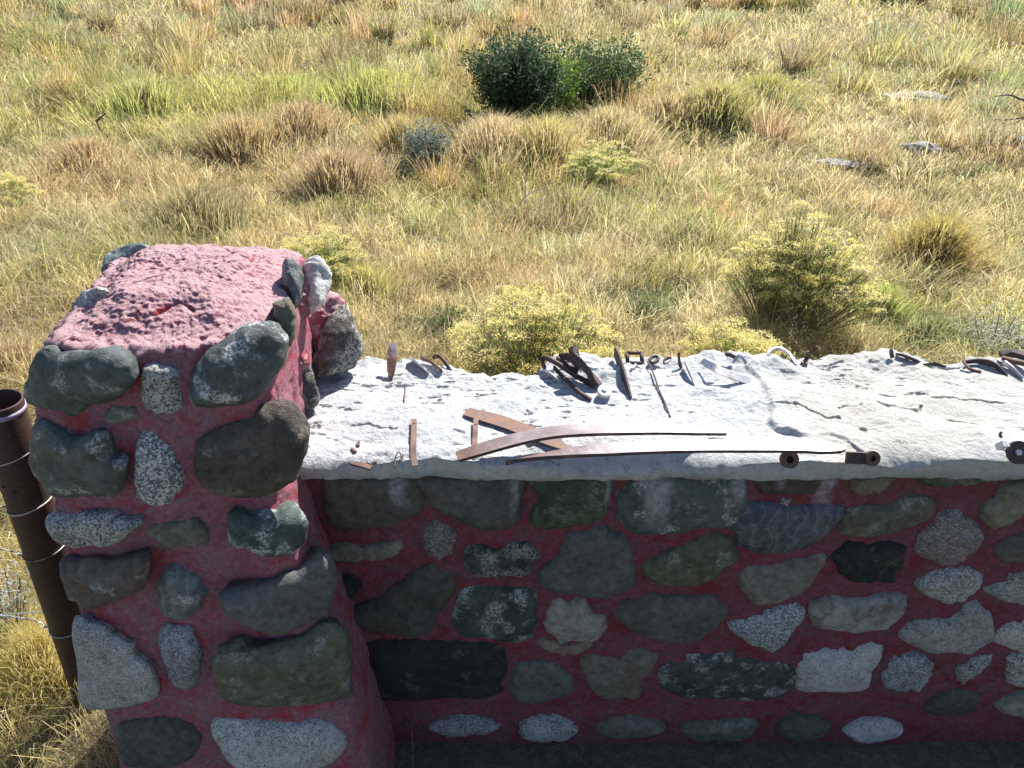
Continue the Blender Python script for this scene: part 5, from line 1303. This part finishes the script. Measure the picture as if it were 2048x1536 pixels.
def post_at(py, dx=0):
    """centre of the post at the height where its axis crosses photo row py"""
    lo, hi = 0.0, 1.0
    for _ in range(40):
        m = (lo + hi) / 2; p = pend.lerp(ptop, m); 
        if px_of(*p)[1] > py: lo = m
        else: hi = m
    return pend.lerp(ptop, lo)
def tie(py, tilt, r, m, label):
    c = post_at(py); n_ = 40
    pts = [c + (pa_ * math.cos(2 * math.pi * k / n_) + pb_ * math.sin(2 * math.pi * k / n_)) * (pr0 + r) for k in range(n_ + 1)]
    pts = [p + pax * tilt * (p - c).x / pr0 for p in pts]
    bm = bmesh.new(); tube(bm, pts, r, 7, caps=False); o = bm_obj('wire_tie', bm, m, proot); bmesh_fix(o); o['label'] = label
    return c
M_WT = plain('white_wire', (.40, .39, .36), (.52, .50, .46), 50, .5)
tie(905, .02, .0016, M_WIRE, 'thin grey wire wrapped round near the top')
tie(1003, .016, .0022, M_WT, 'thick white wire wrapped round the middle')
tie(1094, .012, .0017, M_WIRE, 'thin dark wire wrapped round below the middle')
tie(1246, .006, .0016, M_WIRE, 'thin dark wire wrapped round low down')
def barbed(label, pts, barbs, r=.0014, m=M_WIRE):
    P = crv(pts, 60); root = empty('barbed_wire', P[-1], label, 'barbed wire', 'strands of barbed wire tied to the post'); bpy.context.view_layer.update()
    bm = bmesh.new()
    for ph in (0, math.pi):
        tube(bm, [p + Vector((0, math.cos(i * 1.1 + ph), math.sin(i * 1.1 + ph))) * r * 1.1 for i, p in enumerate(P)], r, 6)
    bm_obj('strand', bm, m, root)
    for t in barbs:
        p = P[int(t * 60)]; bm = bmesh.new()
        for s in (-1, 1):
            d = Vector((.25 * s, .6 * s, .8)).normalized(); tube(bm, [p - d * .016, p, p + d * .016], [.0006, .0014, .0006], 6)
        for k in range(2): 
            pts2 = [p + Vector((.002 * (q / 4 - 1) + .003 * k, math.cos(q * 1.57) * .0035, math.sin(q * 1.57) * .0035)) for q in range(9)]; tube(bm, pts2, .001, 5)
        bm_obj('barb', bm, m, root)
    return root
c = post_at(908); barbed('top wire strand running left from the post below its rim', [c + Vector((-3.0, .35, .06)), c + Vector((-1.4, .1, -.01)), c + Vector((-.056, -.02, 0))], (.3, .62, .9))
c = post_at(1003); barbed('second wire strand from the top, level with the white tie', [c + Vector((-3.0, .3, .02)), c + Vector((-1.4, .1, -.02)), c + Vector((-.056, -.02, -.002))], (.25, .6, .82), .0016, M_WT)
c = post_at(1100); barbed('third strand of barbed wire down the post', [c + Vector((-3.0, .3, .10)), c + Vector((-1.2, .1, .03)), c + Vector((-.2, .0, .014)), c + Vector((-.052, -.02, -.006))], (.3, .62, .93))
c = post_at(1246); barbed('lowest strand of barbed wire on the post', [c + Vector((-3.0, .3, .12)), c + Vector((-1.2, .1, .06)), c + Vector((-.2, .0, .034)), c + Vector((-.052, -.02, .0))], (.35, .7, .95))
c = post_at(1250); bm = bmesh.new(); tube(bm, crv([c + Vector((-.21, .01, .034)), c + Vector((-.12, 0, .055)), c + Vector((-.05, 0, .066)), c + Vector((.02, .056, .066))], 16), .0016, 6)
bm_obj('tie_tail', bm, M_WIRE, proot)
# diagonal brace pipe further left
bm = bmesh.new(); A_ = post_at(985) + Vector((-.055, .05, .03)); B_ = Vector((A_.x - 1.6, A_.y + .5, .02)); tube(bm, [A_, B_], .03, 20)
tag(bm_obj('brace_pipe', bm, M_DARKIRON), 'brown pipe brace sloping away left behind the post', 'pipe')
